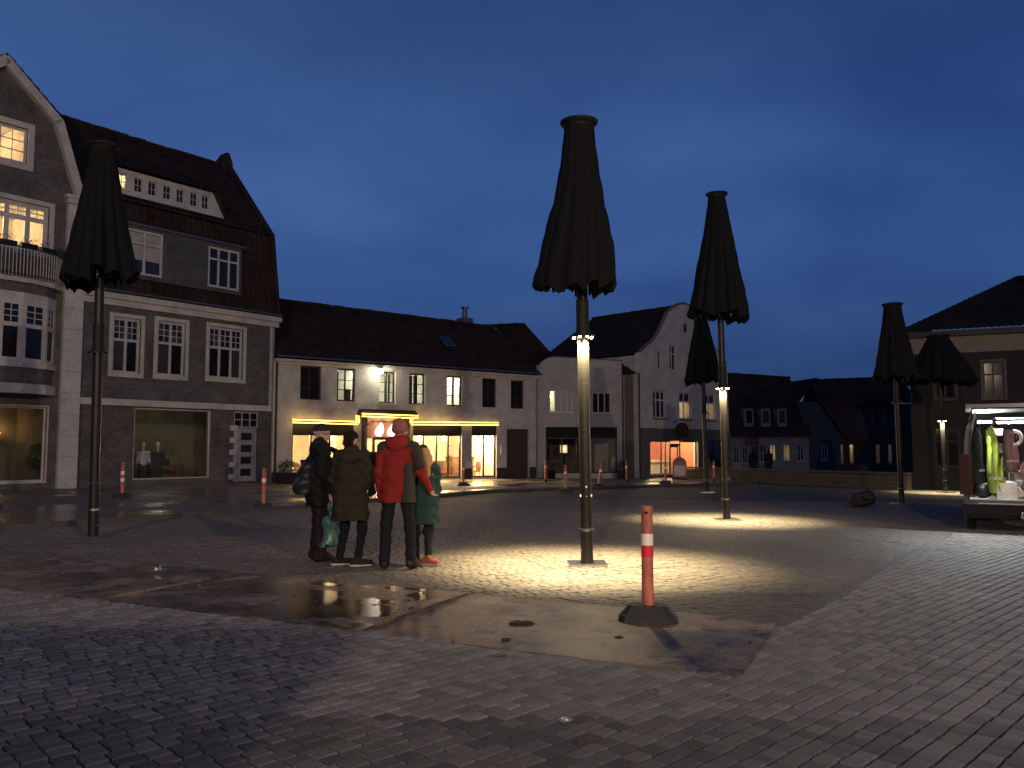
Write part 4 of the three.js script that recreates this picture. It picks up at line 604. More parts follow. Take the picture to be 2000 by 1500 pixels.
parasol(0.99, -10.94, 'nearest folded black parasol, its lit collar throwing a bright pool on the paving', { top: 6.0, bot: 3.74, prof: [0.2, 0.225, 0.255, 0.29, 0.335, 0.4, 0.45, 0.49, 0.525], lit: 1, seed: 3, collar: 3.02, skew: 0.09 });
parasol(4.78, -18.4, 'second folded black parasol with lit collar, right of the nearest one', { top: 7.34, bot: 4.5, prof: [0.19, 0.235, 0.29, 0.35, 0.41, 0.47, 0.53, 0.585, 0.635], lit: 1, seed: 5, collar: 2.86, skew: 0.05, cd: 50 });
parasol(-6.98, -13.8, 'unlit folded parasol standing before the gabled house', { top: 6.75, bot: 4.42, prof: [0.2, 0.23, 0.27, 0.31, 0.355, 0.4, 0.45, 0.5, 0.55], lit: 0, seed: 8, collar: 3.12, loose: 0.5 });
parasol(11.75, -24.9, 'unlit folded parasol beside the van, before the broad gable house', { top: 5.92, bot: 3.62, prof: [0.25, 0.28, 0.32, 0.37, 0.42, 0.47, 0.52, 0.57, 0.62], lit: 0, seed: 11, collar: 2.88 });
parasol(7.35, -31.2, 'small looking unlit parasol behind the second one, before the curved gable', { top: 6.7, bot: 4.05, prof: [0.2, 0.25, 0.31, 0.37, 0.43, 0.49, 0.54, 0.59, 0.62], lit: 0, seed: 14, collar: 2.8 });
parasol(17.35, -33.0, 'loosely folded wide parasol with lit collar next to the van', { top: 6.05, bot: 4.15, prof: [0.38, 0.5, 0.62, 0.74, 0.86, 0.98, 1.08, 1.18, 1.26], lit: 1, seed: 17, collar: 2.58, loose: 0.8, n: 6, cd: 90 });

// ---------- orange marker posts ----------
const octo = (w, d, y0, y1, s) => { const sh = new THREE.Shape([[-w, -d * 0.5], [-w * 0.75, -d], [w * 0.75, -d], [w, -d * 0.5], [w, d * 0.5], [w * 0.75, d], [-w * 0.75, d], [-w, d * 0.5]].map(p => new THREE.Vector2(...p))); const g = new THREE.ExtrudeGeometry(sh, { depth: y1 - y0, bevelEnabled: false }).rotateX(-Math.PI / 2).translate(0, y0, 0), p = g.attributes.position; for (let i = 0; i < p.count; i++) if (p.getY(i) > (y0 + y1) / 2) { p.setX(i, p.getX(i) * s); p.setZ(i, p.getZ(i) * s); } g.computeVertexNormals(); return g; };
const postG = { rubber: [octo(0.26, 0.15, 0, 0.07, 0.93), octo(0.23, 0.13, 0.07, 0.15, 0.72)], tube: [cyl(0.052, 0.05, 0.13, 1.0, 20)], cap: [cyl(0.0515, 0.046, 1.0, 1.006, 20)], white: [cyl(0.0535, 0.0535, 0.665, 0.765, 20)], red: [cyl(0.0535, 0.0535, 0.565, 0.664, 20)], white2: [cyl(0.0535, 0.0535, 0.465, 0.564, 20)], hole: [sph(0.014, 0, 0.95, 0.048, 8)] };
const faded = M(0.48, 0.16, 0.11, 0.55, { map: tMottle });
function post(x, z, label, { lean = 0, turn = 0, base = 1, lower = 0, lift = 0, s = 1 } = {}) {
  const o = thing('marker_post', label, 'marker post', [x, gy(x, z) + lift, z], turn, 'orange marker posts'); o.rotation.z = lean; o.scale.setScalar(s);
  if (base) part('rubber_base', postG.rubber, mat.rubber, o); else part('rubber_base', cyl(0.09, 0.06, 0, 0.14, 16), mat.rubber, o);
  part('post', postG.tube, mat.orange, o); part('post_top', postG.cap, faded, o); part('white_band', postG.white, mat.bandwhite, o); part('red_band', postG.red, mat.bandred, o); if (lower) part('white_band', postG.white2, mat.bandwhite, o); part('hanging_hole', postG.hole, mat.iron, o);
  return o;
}
post(1.19, -7.3, 'nearest orange marker post with white band, standing on the road plate', { turn: -0.25, lift: 0.004 });
post(-6.14, -20.4, 'marker post at the pavement edge, left of the four people', { turn: 0.4, lift: 0.0 });
post(-11.06, -23.4, 'marker post on the pavement before the grey house shop window', { lower: 1, lift: 0.07 });
post(-11.95, -18.9, 'marker post cut by the left picture edge', { lift: 0.07 });
post(-1.98, -33.6, 'marker post on the pavement before the restaurant, right of the people', { lift: 0.07, s: 0.95 });
post(1.54, -38.0, 'marker post before the restaurant gate', { base: 0, lift: 0.07 });
post(1.96, -30.2, 'marker post left of the nearest parasol pole, before the pale house', {});
post(3.62, -34.6, 'leaning marker post just right of the nearest parasol pole', { lean: -0.16, lift: 0 });
post(5.4, -38.8, 'faint marker post before the narrow link wall', { base: 0, lift: 0.07 });
post(6.97, -37.4, 'marker post before the lit shop of the curved gable house', { lift: 0.07 });
post(10.2, -41.6, 'marker post right of the lit shop, behind the second parasol', { base: 0, lift: 0.07 });
{
  const o = thing('loose_rubber_base', 'dark rubber post base lying on its side before the brick house', 'post base', [9.86, gy(9.86, -23.3) + 0.2, -23.3], 0.3); o.rotation.x = 1.35; o.scale.setScalar(1.5);
  part('rubber_base', postG.rubber, mat.rubber, o); const s = part('post_stump', [cyl(0.05, 0.045, 0.13, 0.32, 14)], mat.rubber, o);
}
// ---------- street clutter ----------
{
  const o = thing('menu_board', 'black easel menu board before the restaurant entrance', 'menu board', [-6.25, gy(-6.25, -35.6) + 0.07, -35.6], 0.3);
  part('board', [box(-0.42, 0.42, 0.25, 1.35, -0.02, 0.02)], mat.iron, o); part('slate', box(-0.36, 0.36, 0.32, 1.28, 0.021, 0.026), mat.slate, o); for (const s of [-1, 1]) part('leg', bar([s * 0.38, 0, 0.16], [s * 0.36, 1.3, 0.0], 0.04), mat.brown, o); part('leg', bar([0, 0, -0.4], [0, 1.2, -0.03], 0.04), mat.brown, o);
  o.children.forEach(c => 0);
  for (const [x, z, l, w] of [[-9.4, -34.3, 'dark planter box of evergreen at the left corner of the restaurant', 0.75], [1.95, -43.3, 'dark planter between the restaurant gate and the pale house', 0.5], [5.9, -43.9, 'dark planter before the narrow link wall', 0.4], [11.3, -47.6, 'dark planter right of the lit shop', 0.45]]) {
    const p = thing('planter', l, 'planter', [x, gy(x, z) + 0.07, z], 0.7, 'planters along the houses'); part('tub', box(-w / 2, w / 2, 0, 0.45, -0.2, 0.2), mat.iron, p); part('soil', box(-w / 2 + 0.03, w / 2 - 0.03, 0.45, 0.46, -0.17, 0.17), mat.brown, p); part('foliage', leaves(260, w * 0.55, 0.3, 0.28, 0.09, 3), mat.leaf, p).position.y = 0.72;
  }
  const t = thing('shop_tree', 'round dark topiary standing inside the leftmost shop window', 'topiary', [-16.5, 0.03, -28.6], 0); part('pot', cyl(0.18, 0.22, 0, 0.35), mat.iron, t); part('stem', cyl(0.025, 0.025, 0.35, 0.8), mat.brown, t); part('crown', leaves(900, 0.34, 0.5, 0.34, 0.08, 5), mat.leaf, t).position.y = 1.15;
  const bA = scene.getObjectByName('brick_house');
  for (const [x, top, bottom, l] of [[3.15, M(0.5, 0.5, 0.48, 0.8), M(0.03, 0.03, 0.04, 0.8), 'shop mannequin in a white top and dark trousers'], [3.75, M(0.02, 0.02, 0.02, 0.8), M(0.03, 0.03, 0.03, 0.8), 'shop mannequin in black, right of the white topped one']]) {
    const m = thing('mannequin', l, 'mannequin', bA.localToWorld2(x, 0.0, -0.9), bA.rotation.y);
    part('stand', [cyl(0.2, 0.2, -0.05, -0.03, 20), cyl(0.02, 0.02, -0.05, 0.6, 8)], mat.steel, m); part('trousers', nets([cap([-0.08, 0.05, 0], [-0.09, 0.8, 0], 0.06, 0.09), cap([0.08, 0.05, 0], [0.09, 0.8, 0], 0.06, 0.09), cap([-0.07, 0.84, 0], [0.07, 0.84, 0], 0.1, 0.1)], 0.02, 0.04), bottom, m);
    part('top', nets([fru([0, 0.82, 0], [0, 1.35, 0], 0.16, 0.11, 0.2, 0.12), cap([-0.2, 1.32, 0], [-0.25, 0.95, 0.02], 0.06, 0.045), cap([0.2, 1.32, 0], [0.25, 0.95, 0.02], 0.06, 0.045)], 0.02, 0.05), top, m); part('head', nets([cap([0, 1.35, 0], [0, 1.5, 0], 0.05, 0.05), ell([0, 1.6, 0], [0.075, 0.12, 0.09])], 0.02, 0.03), mat.tile, m);
  }
  const tb = thing('display_table', 'dark display table with goods inside the grey house shop window', 'table', bA.localToWorld2(4.5, 0, -1.6), bA.rotation.y); part('table_top', box(-0.6, 0.6, 0.75, 0.8, -0.35, 0.35), mat.wainscot, tb); for (const a of [-1, 1]) for (const c of [-1, 1]) part('leg', bar([a * 0.55, -0.05, c * 0.3], [a * 0.55, 0.75, c * 0.3], 0.05), mat.wainscot, tb); part('parcel', box(-0.3, 0.05, 0.8, 1.05, -0.15, 0.15), mat.iron, tb);
  const as = thing('pavement_sign', 'round topped pink and white pavement sign before the lit shop', 'pavement sign', [9.0, gy(9, -44.2) + 0.07, -44.2], -0.25);
  { const s = new THREE.Shape(); s.moveTo(-0.36, 0.1); s.lineTo(0.36, 0.1); s.lineTo(0.36, 0.8); s.absarc(0, 0.8, 0.36, 0, Math.PI); s.lineTo(-0.36, 0.1); part('board', new THREE.ExtrudeGeometry(s, { depth: 0.05, bevelSize: 0.01, bevelThickness: 0.01 }), M(0.3, 0.12, 0.1, 0.6), as); part('print', box(-0.28, 0.28, 0.2, 0.72, 0.062, 0.066), mat.tile, as); part('foot', box(-0.4, 0.4, 0, 0.1, -0.2, 0.25), mat.rubber, as); }
  const ws = thing('window_poster', 'pale poster standing inside the dark shop window of the pale house', 'poster', [5.55, 0.35, -44.96], 0.14); part('sheet', box(-0.15, 0.15, 0, 0.62, -0.01, 0.01), mat.palewall, ws); part('backing', box(-0.17, 0.17, -0.02, 0.64, -0.03, -0.011), mat.iron, ws);
  const wl = new THREE.Group(); wl.name = numbered('low_wall'); scene.add(wl); tag(wl, 'low stone wall along the far right side of the square', 'wall');
  { const dstone = M(0.07, 0.065, 0.052, 0.85, { map: tMottle, bumpMap: tGrain, bumpScale: 0.006 }), a = [9.6, -45.5], c = [17.0, -35.2], L = Math.hypot(c[0] - a[0], c[1] - a[1]); for (let r = 0; r < 3; r++) { let s = r % 2 * 0.3; while (s < L) { const l = Math.min(rr(0.45, 0.8), L - s), t0 = s / L, t1 = (s + l - 0.012) / L, p = [lerp(a[0], c[0], t0), lerp(a[1], c[1], t0)], q = [lerp(a[0], c[0], t1), lerp(a[1], c[1], t1)], y = 0.1 + r * 0.205 - 0.02; part('stone', bar([p[0], gy(...p) + y, p[1]], [q[0], gy(...q) + y, q[1]], 0.34 + rr(-0.02, 0.02), 0.195), dstone, wl); s += l; } } part('coping', bar([a[0], gy(...a) + 0.67, a[1]], [c[0], gy(...c) + 0.67, c[1]], 0.42, 0.08), dstone, wl); }
  // litter on the paving
  const c1 = thing('crumpled_wrapper', 'small shiny crumpled wrapper on the foreground setts', 'litter', [0.29, gy(0.29, -4.63) + 0.012, -4.63], 0.4), wg = new THREE.IcosahedronGeometry(0.034, 2), wp = wg.attributes.position; for (let i = 0; i < wp.count; i++) { const k = 0.6 + 0.8 * vn(wp.getX(i) * 60 + 9, wp.getY(i) * 60 + 9, wp.getZ(i) * 60, 5); wp.setXYZ(i, wp.getX(i) * k * 1.2, wp.getY(i) * k * 0.3, wp.getZ(i) * k); } wg.computeVertexNormals(); part('foil', wg, M(0.45, 0.45, 0.45, 0.3, { metalness: 0.7 }), c1);
  for (const [x, z, s, l] of [[0.08, -7.13, 0.9, 'dark clod of earth on the rightmost plate, left of the post'], [0.85, -6.65, 0.3, 'small clod on the rightmost plate before the post'], [-0.05, -6.55, 0.35, 'flat clod near the front edge of the rightmost plate'], [2.0, -6.9, 0.4, 'small clod near the right corner of the rightmost plate']]) {
    const g = new THREE.IcosahedronGeometry(0.06 * s, 3), p = g.attributes.position; for (let i = 0; i < p.count; i++) { const k = 0.3 + 1.5 * fbm(p.getX(i) * 34 + 15 + x, p.getY(i) * 34 + 15, p.getZ(i) * 34 + 19, 3, 7); p.setXYZ(i, p.getX(i) * k * 1.7, p.getY(i) * k * 0.5, p.getZ(i) * k * 1.1); } g.computeVertexNormals(); tag(part('earth_clod', g, mat.rubber), l, 'clod', 'clods on the road plates').position.set(x, gy(x, z) + 0.014, z);
  }
  // fallen leaves on paving and plates
  const lv = [mat.rubber, M(0.09, 0.05, 0.02, 0.7, { side: THREE.DoubleSide }), M(0.14, 0.08, 0.03, 0.7, { side: THREE.DoubleSide })];
  const lsh = new THREE.Shape(); lsh.moveTo(0, -0.035); lsh.bezierCurveTo(0.03, -0.02, 0.025, 0.02, 0, 0.04); lsh.bezierCurveTo(-0.025, 0.02, -0.03, -0.02, 0, -0.035);
  const lg = []; for (let i = 0; i < 90; i++) { const d = rr(4.2, 16), x = rr(-0.6, 0.6) * d, z = -d, on = !behindPlates(x, z) && (x - FR[0]) * wx[0] + (z - FR[1]) * wx[1] > 0 && (x - FR[0]) * ux[0] + (z - FR[1]) * ux[1] > 0; const g = new THREE.ShapeGeometry(lsh, 4), p = g.attributes.position; for (let k = 0; k < p.count; k++) p.setZ(k, p.getX(k) ** 2 * 14); lg.push(g.rotateX(-Math.PI / 2 + rr(-0.2, 0.2)).rotateY(rr(0, 6)).scale(1, 1, 1).translate(x, gy(x, z) + (on ? 0.012 : 0.012), z)); }
  const fl = part('fallen_leaves', lg, lv[1]); fl.userData = { kind: 'stuff', label: 'dead leaves strewn over the paving', category: 'leaves' };
}
// unseen houses around the square, placed to keep sky out of window reflections
[[[27.6, -32.5], [28.6, -21], 6.6, 'cream house right of the broad gable house, outside the picture', mat.cream], [[28.6, -21], [29.2, -10.5], 7.8, 'grey brick house on the right side of the square, outside the picture', mat.greybrick], [[29.2, -10.5], [29.6, 1], 6.2, 'white house on the right side of the square, outside the picture', mat.gablewhite], [[29.6, 1], [30, 15], 7.4, 'red brick house at the right rear of the square, outside the picture', mat.redbrick], [[27, 36], [12, 38], 7.2, 'unseen brick house behind the photographer, right of three', mat.redbrick], [[12, 38], [-4, 39], 6.4, 'unseen cream house behind the photographer, middle of three', mat.cream], [[-4, 39], [-22, 37], 8, 'unseen grey house behind the photographer, left of three', mat.greybrick]].forEach(([p, q, h, l, m]) => {
  const L = Math.hypot(q[0] - p[0], q[1] - p[1]), b = building('unseen_side_house', l, p, q);
  part('wall', box(0.02, L - 0.02, -0.6, h, -7, 0), m, b); part('roof', [roofGeo([0, h, 0.3], [L, h, 0.3], [0, h + 3.2, -3.5], [L, h + 3.2, -3.5]), roofGeo([L, h, -7.3], [0, h, -7.3], [L, h + 3.2, -3.5], [0, h + 3.2, -3.5])], mat.roof, b); part('gable', [poly([[-7, h], [0, h], [-3.5, h + 3]], null, L - 0.1).rotateY(Math.PI / 2).scale(1, 1, -1).translate(0.05, 0, 0)], m, b); part('cornice', box(0, L, h - 0.25, h, 0.003, 0.18), mat.white, b);
  for (let x = 1.4; x < L - 1; x += 2.3) for (const y of [0.6, 3.5]) win(b, x - 0.5, x + 0.5, y, y + 1.6, { z: 0.07, casing: 0.1, transom: 0.65 });
});
{ // bare tree behind the far houses
  const o = thing('bare_tree', 'bare tree behind the roofs of the far houses', 'tree', [25.5, -0.6, -80], 0), tw = []; const rec = (p, d, r, l, k) => { const q = p.clone().addScaledVector(d, l); tw.push([p, q, r, r * 0.68]); if (k) for (let i = 0; i < 3; i++) rec(q, d.clone().add(V(rr(-0.7, 0.7), rr(-0.15, 0.5), rr(-0.7, 0.7))).normalize(), r * 0.62, l * rr(0.62, 0.8), k - 1); };
  rec(V(0, 0, 0), V(0, 1, 0), 0.2, 2.6, 5);
  const cg = ([p, q, r, s]) => { const g = new THREE.CylinderGeometry(s, r, p.distanceTo(q), 5); g.applyQuaternion(new THREE.Quaternion().setFromUnitVectors(V(0, 1, 0), q.clone().sub(p).normalize())); return g.translate((p.x + q.x) / 2, (p.y + q.y) / 2, (p.z + q.z) / 2); };
  part('trunk', [cg(tw[0])], mat.brown, o); part('crown', tw.slice(1).map(cg), mat.brown, o);
}
// ---------- van with its rear open ----------
{
  const vx = 9.62, vz = -15.6, o = thing('van', 'dark van with its tailgate up and lit load space, cut by the right picture edge', 'van', [vx, gy(vx, vz), vz], -0.5);
  const paint = new THREE.MeshPhysicalMaterial({ color: C(0.03, 0.04, 0.038), roughness: 0.35, clearcoat: 0.8, clearcoatRoughness: 0.15 }), inner = M(0.05, 0.052, 0.05, 0.7), W = 0.95, H = 2.36, len = 4.6, fl = 0.62;
  // outer shell outline seen from behind, extruded forwards
  const so = new THREE.Shape([[-W, 0.45], [-W, 1.2], [-W * 0.93, 1.9], [-W * 0.82, H - 0.06], [-W * 0.7, H], [W * 0.7, H], [W * 0.82, H - 0.06], [W * 0.93, 1.9], [W, 1.2], [W, 0.45]].map(p => new THREE.Vector2(...p)));
  so.holes.push(new THREE.Path([[-W + 0.09, fl], [-W + 0.09, 1.2], [-W * 0.86, 1.9], [-W * 0.76, H - 0.16], [W * 0.76, H - 0.16], [W * 0.86, 1.9], [W - 0.09, 1.2], [W - 0.09, fl]].map(p => new THREE.Vector2(...p))));
  part('body', [new THREE.ExtrudeGeometry(so, { depth: len, bevelEnabled: false }).translate(0, 0, -len)], paint, o);
  part('bulkhead', [box(-0.86, 0.86, fl, H - 0.15, -3.0, -2.94)], inner, o); part('load_floor', [box(-0.85, 0.85, fl + 0.001, fl + 0.02, -2.94, -0.02)], M(0.42, 0.42, 0.42, 0.5, { map: tMottle }), o);
  for (let k = 0; k < 6; k++) part('wall_rail', box(-0.86, -0.84, fl + 0.2 + k * 0.24, fl + 0.24 + k * 0.24, -2.9, -0.1), inner, o);
  part('bonnet', [new THREE.ExtrudeGeometry(new THREE.Shape([[0, 0.45], [1.1, 0.45], [1.15, 0.9], [0.95, 1.15], [0.1, 1.35], [-0.75, 2.1], [-0.75, 0.45]].map(p => new THREE.Vector2(...p))), { depth: 1.8, bevelEnabled: false }).rotateY(Math.PI / 2).translate(-0.9, 0, -len)], paint, o);
  part('windscreen', bar([0, 2.2, -len - 0.02 + 0.55], [0, 1.4, -len - 0.12], 1.6, 0.02), mat.darkglass, o);
  part('bumper', [new THREE.BoxGeometry(1.94, 0.2, 0.2).translate(0, 0.45, 0.09), new THREE.BoxGeometry(1.7, 0.06, 0.1).translate(0, 0.32, 0.08)], new THREE.MeshPhysicalMaterial({ color: C(0.012, 0.012, 0.012), roughness: 0.7, specularIntensity: 0.25 }), o); part('bumper_tread', box(-0.7, 0.7, 0.551, 0.565, 0.0, 0.18), mat.zinc, o);
  part('tow_bar', [bar([0, 0.34, 0.1], [0, 0.34, 0.34], 0.06), sph(0.03, 0, 0.4, 0.34)], mat.zinc, o);
  for (const s of [-1, 1]) {
    const t = part('tail_lamp', [box(s * 0.9 - 0.11, s * 0.9 + 0.11, 0.72, 1.5, 0.002, 0.06)], new THREE.MeshPhysicalMaterial({ color: C(0.03, 0.003, 0.004), roughness: 0.2, clearcoat: 1 }), o); part('reversing_lens', box(s * 0.9 - 0.1, s * 0.9 + 0.1, 0.92, 1.05, 0.061, 0.066), M(0.02, 0.015, 0.015, 0.2), t);
    for (const z of [-0.75, -3.7]) { const w = part('wheel', [new THREE.TorusGeometry(0.26, 0.1, 12, 28).rotateY(Math.PI / 2).translate(s * 0.84, 0.36, z)], mat.rubber, o); part('rim', [cyl(0.22, 0.22, -0.07, 0.07, 20).rotateZ(Math.PI / 2).translate(s * 0.84, 0.36, z)], mat.zinc, w); }
    part('gas_strut', bar([s * 0.76, 1.95, -0.02], [s * 0.7, H - 0.03, 0.62], 0.025), mat.steel, o);
    part('door_seal', [bar([s * 0.86, fl, 0.005], [s * 0.86, 1.25, 0.005], 0.03), bar([s * 0.86, 1.25, 0.005], [s * 0.74, H - 0.14, 0.005], 0.03)], mat.iron, o);
  }
  part('tailgate', [bar([0, H - 0.02, 0.0], [0, H + 0.03, 1.1], 1.72, 0.07)], paint, o); const tg = o.children.at(-1); part('tailgate_lining', [bar([0, H - 0.068, 0.06], [0, H - 0.022, 1.04], 1.5, 0.02)], new THREE.MeshPhysicalMaterial({ color: C(0.06, 0.065, 0.062), roughness: 0.8, specularIntensity: 0.3 }), tg);
  const lm = part('work_lamp', [box(-0.3, 0.3, H - 0.24, H - 0.2, -1.3, -1.22)], glow(0.95, 1, 0.95, 24), o); part('lamp_housing', box(-0.33, 0.33, H - 0.2, H - 0.165, -1.33, -1.19), mat.white, lm);
  const ra = new THREE.RectAreaLight(C(0.95, 1, 0.97), 260, 0.6, 0.08); ra.position.set(0, H - 0.25, -1.26); o.add(ra); o.updateMatrixWorld(true); ra.lookAt(o.localToWorld(V(0, 0, -0.5)));
  const l2 = part('rear_lamp', [box(-0.66, -0.42, 2.1, 2.15, -0.05, 0.0)], glow(0.95, 1, 0.97, 5), o); part('lamp_housing', [box(-0.68, -0.4, 2.15, 2.2, -0.07, 0.05), box(-0.68, -0.4, 2.09, 2.15, -0.07, -0.052)], mat.iron, l2);
  const rb = new THREE.RectAreaLight(C(0.95, 1, 0.97), 3000, 0.24, 0.06); rb.position.set(-0.54, 2.11, 0.02); o.add(rb); rb.lookAt(o.localToWorld(V(-1.2, 0, 3.5)));
  const at = (x, y, z) => o.localToWorld2(x, y, z), tn = o.rotation.y;
  const rk = thing('tool_rack', 'white metal shelf rack along the van wall', 'shelf rack', at(-0.25, fl + 0.025, -1.9), tn); for (const x of [-0.18, 0.18]) for (const z of [-0.6, 0.6]) part('upright', bar([x, 0, z], [x, 1.4, z], 0.03), mat.white, rk); for (let k = 0; k < 4; k++) part('shelf', box(-0.2, 0.2, 0.15 + k * 0.36, 0.17 + k * 0.36, -0.62, 0.62), mat.white, rk);
  [[-0.05, 0.171, 0.4, 0.26, 0.2, 'white carton on the lowest van shelf'], [0.02, 0.531, 0.3, 0.28, 0.22, 'grey white carton on the second van shelf'], [-0.02, 0.891, 0.42, 0.2, 0.18, 'mauve bundle box on the third van shelf'], [0, 1.251, 0.35, 0.24, 0.12, 'flat white carton on the top van shelf']].forEach(([x, y, z, w, h, l], i) => { const c = thing('carton', l, 'carton', at(-0.25 + x, fl + 0.025 + y, -1.9 + z), tn, 'cartons in the van'); part('box', box(-w / 2, w / 2, 0, h, -0.15, 0.15), [mat.tile, mat.palewall, M(0.3, 0.2, 0.24, 0.8), mat.tile][i], c); part('tape', box(-0.025, 0.025, h, h + 0.002, -0.15, 0.15), mat.stone, c); });
  [[-0.22, -0.32, 0.34, 0.3, 'white crate at the van sill under the lime jacket'], [0.28, -0.5, 0.4, 0.34, 'larger white crate in the middle of the van floor'], [0.1, -1.05, 0.3, 0.5, 'tall white crate deeper in the van']].forEach(([x, z, w, h, l]) => { const c = thing('crate', l, 'crate', at(x, fl + 0.022, z), tn + rr(-0.2, 0.2), 'white crates in the van'); part('body', [box(-w / 2, w / 2, 0, h, -0.16, -0.14), box(-w / 2, w / 2, 0, h, 0.14, 0.16), box(-w / 2, -w / 2 + 0.02, 0, h, -0.14, 0.14), box(w / 2 - 0.02, w / 2, 0, h, -0.14, 0.14), box(-w / 2 + 0.02, w / 2 - 0.02, 0, 0.02, -0.14, 0.14)], mat.tile, c); part('lid', new THREE.SphereGeometry(w * 0.5, 14, 6, 0, 6.3, 0, 1.57).scale(1, 0.3, 0.5).translate(0, h, 0), mat.white, c); });
  const jacket = (name, l, m, x, y, z, hgt, w, tr) => { const j = thing(name, l, 'jacket', at(x, y, z), tn + tr); part('jacket_body', nets([fru([0.03, 0, 0], [0, hgt * 0.8, 0], w, 0.075, w * 0.85, 0.06), fru([0, hgt * 0.78, 0], [-0.02, hgt, 0], w * 0.85, 0.06, 0.05, 0.04), cap([-w * 0.6, hgt * 0.84, 0.03], [-w * 0.62, hgt * 0.3, 0.07], 0.05, 0.045)], 0.012, 0.03, (x2, y2, z2) => 0.02 * Math.sin(x2 * 52 + y2 * 4 + 2 * Math.sin(y2 * 5)) + 0.016 * (vn(x2 * 18 + 9, y2 * 9 + 9, z2 * 18 + 9, 7) - 0.5)), m, j); part('hanger_hook', tube([[0, hgt, 0], [0, hgt + 0.06, 0], [0.03, hgt + 0.09, 0], [0.03, hgt + 0.06, 0]], 0.006, 12, 6), mat.steel, j); part('reflective_band', [box(-w * 0.9, w * 0.9, hgt * 0.2, hgt * 0.24, 0.075, 0.08)], mat.palewall, j); return j; };
  jacket('lime_jacket', 'long lime yellow rain jacket hanging in the van opening', M(0.2, 0.28, 0.03, 0.6), -0.42, fl + 0.14, -0.22, 1.25, 0.13, 0.3); jacket('red_jacket', 'bright red jacket hanging at the right edge of the van load', M(0.62, 0.03, 0.045, 0.6), 0.62, fl + 0.4, -0.4, 1.0, 0.2, -0.2);
  jacket('mauve_coat', 'mauve work coat hanging beside the lime jacket in the van', M(0.2, 0.12, 0.14, 0.8), -0.12, fl + 0.55, -0.75, 0.9, 0.13, 0.5); jacket('dark_overall', 'dark overall hanging at the left wall inside the van', M(0.02, 0.02, 0.022, 0.8), -0.68, fl + 0.3, -0.7, 1.15, 0.12, 1.1);
  [[-0.08, -0.3, 'white plastic sack on the van floor beside the crates', mat.tile, 0.16, 0.2], [-0.6, -0.4, 'black sack on the van floor by the left wall', mat.iron, 0.15, 0.26], [0.02, -0.8, 'grey sack behind the white crates in the van', mat.palewall, 0.2, 0.3]].forEach(([x, z, l, m, w, h]) => { const c = thing('sack', l, 'sack', at(x, fl + 0.022, z), tn, 'sacks in the van'); part('sack_body', nets([ell([0, h * 0.5, 0], [w, h * 0.55, w * 0.8]), ell([0.03, h * 0.98, 0], [w * 0.35, h * 0.18, w * 0.3])], 0.016, 0.06, (x2, y2, z2) => 0.03 * (vn(x2 * 16 + 9, y2 * 16 + 9, z2 * 16 + 9, 5) - 0.5)), m, c); part('tie', new THREE.TorusGeometry(w * 0.3, 0.012, 6, 14).rotateX(1.57).translate(0.03, h * 0.93, 0), mat.iron, c); });
  const sd2 = thing('hose_coil', 'white hose coil hanging on the van rack', 'hose', at(-0.02, fl + 1.2, -1.25), tn); part('hose', [0.12, 0.14, 0.16].map((r, i) => new THREE.TorusGeometry(r, 0.014, 6, 26).translate(0, 0, i * 0.025)), mat.tile, sd2); part('hook', bar([0, 0.14, -0.03], [0, 0.2, 0.08], 0.02), mat.iron, sd2);
  const yb = thing('yellow_bag', 'yellow and orange bag on the van floor under the red jacket', 'bag', at(0.62, fl + 0.022, -0.35), tn); part('bag', nets([ell([0, 0.2, 0], [0.19, 0.2, 0.13])], 0.02, 0.03), M(0.75, 0.42, 0.04, 0.6), yb); part('strap', tube([[-0.1, 0.33, 0], [0, 0.5, 0], [0.1, 0.33, 0]], 0.012), M(0.6, 0.1, 0.03, 0.6), yb);
  const cr = thing('cable_reel', 'red cable reel with white loops on the white crate in the van', 'cable reel', at(0.18, fl + 0.6, -0.62), tn); part('reel', [cyl(0.13, 0.13, -0.06, 0.06, 20).rotateX(Math.PI / 2)], M(0.6, 0.05, 0.08, 0.5), cr); part('cable', [0.14, 0.17, 0.2].map((r, i) => new THREE.TorusGeometry(r, 0.012, 6, 28).rotateY(0.4 * i - 0.3).rotateX(0.3 * i).translate(0.04 * i, 0.0, 0.04)), mat.tile, cr);
  const br = thing('broom', 'dark broom handle leaning across the van sill', 'broom', at(0.45, fl + 0.02, -0.05), tn); part('handle', bar([-0.06, 0.02, 0.0], [0.6, 0.42, -0.1], 0.026), mat.iron, br); part('brush', box(-0.14, -0.04, 0.0, 0.06, -0.12, 0.12), mat.iron, br);
}
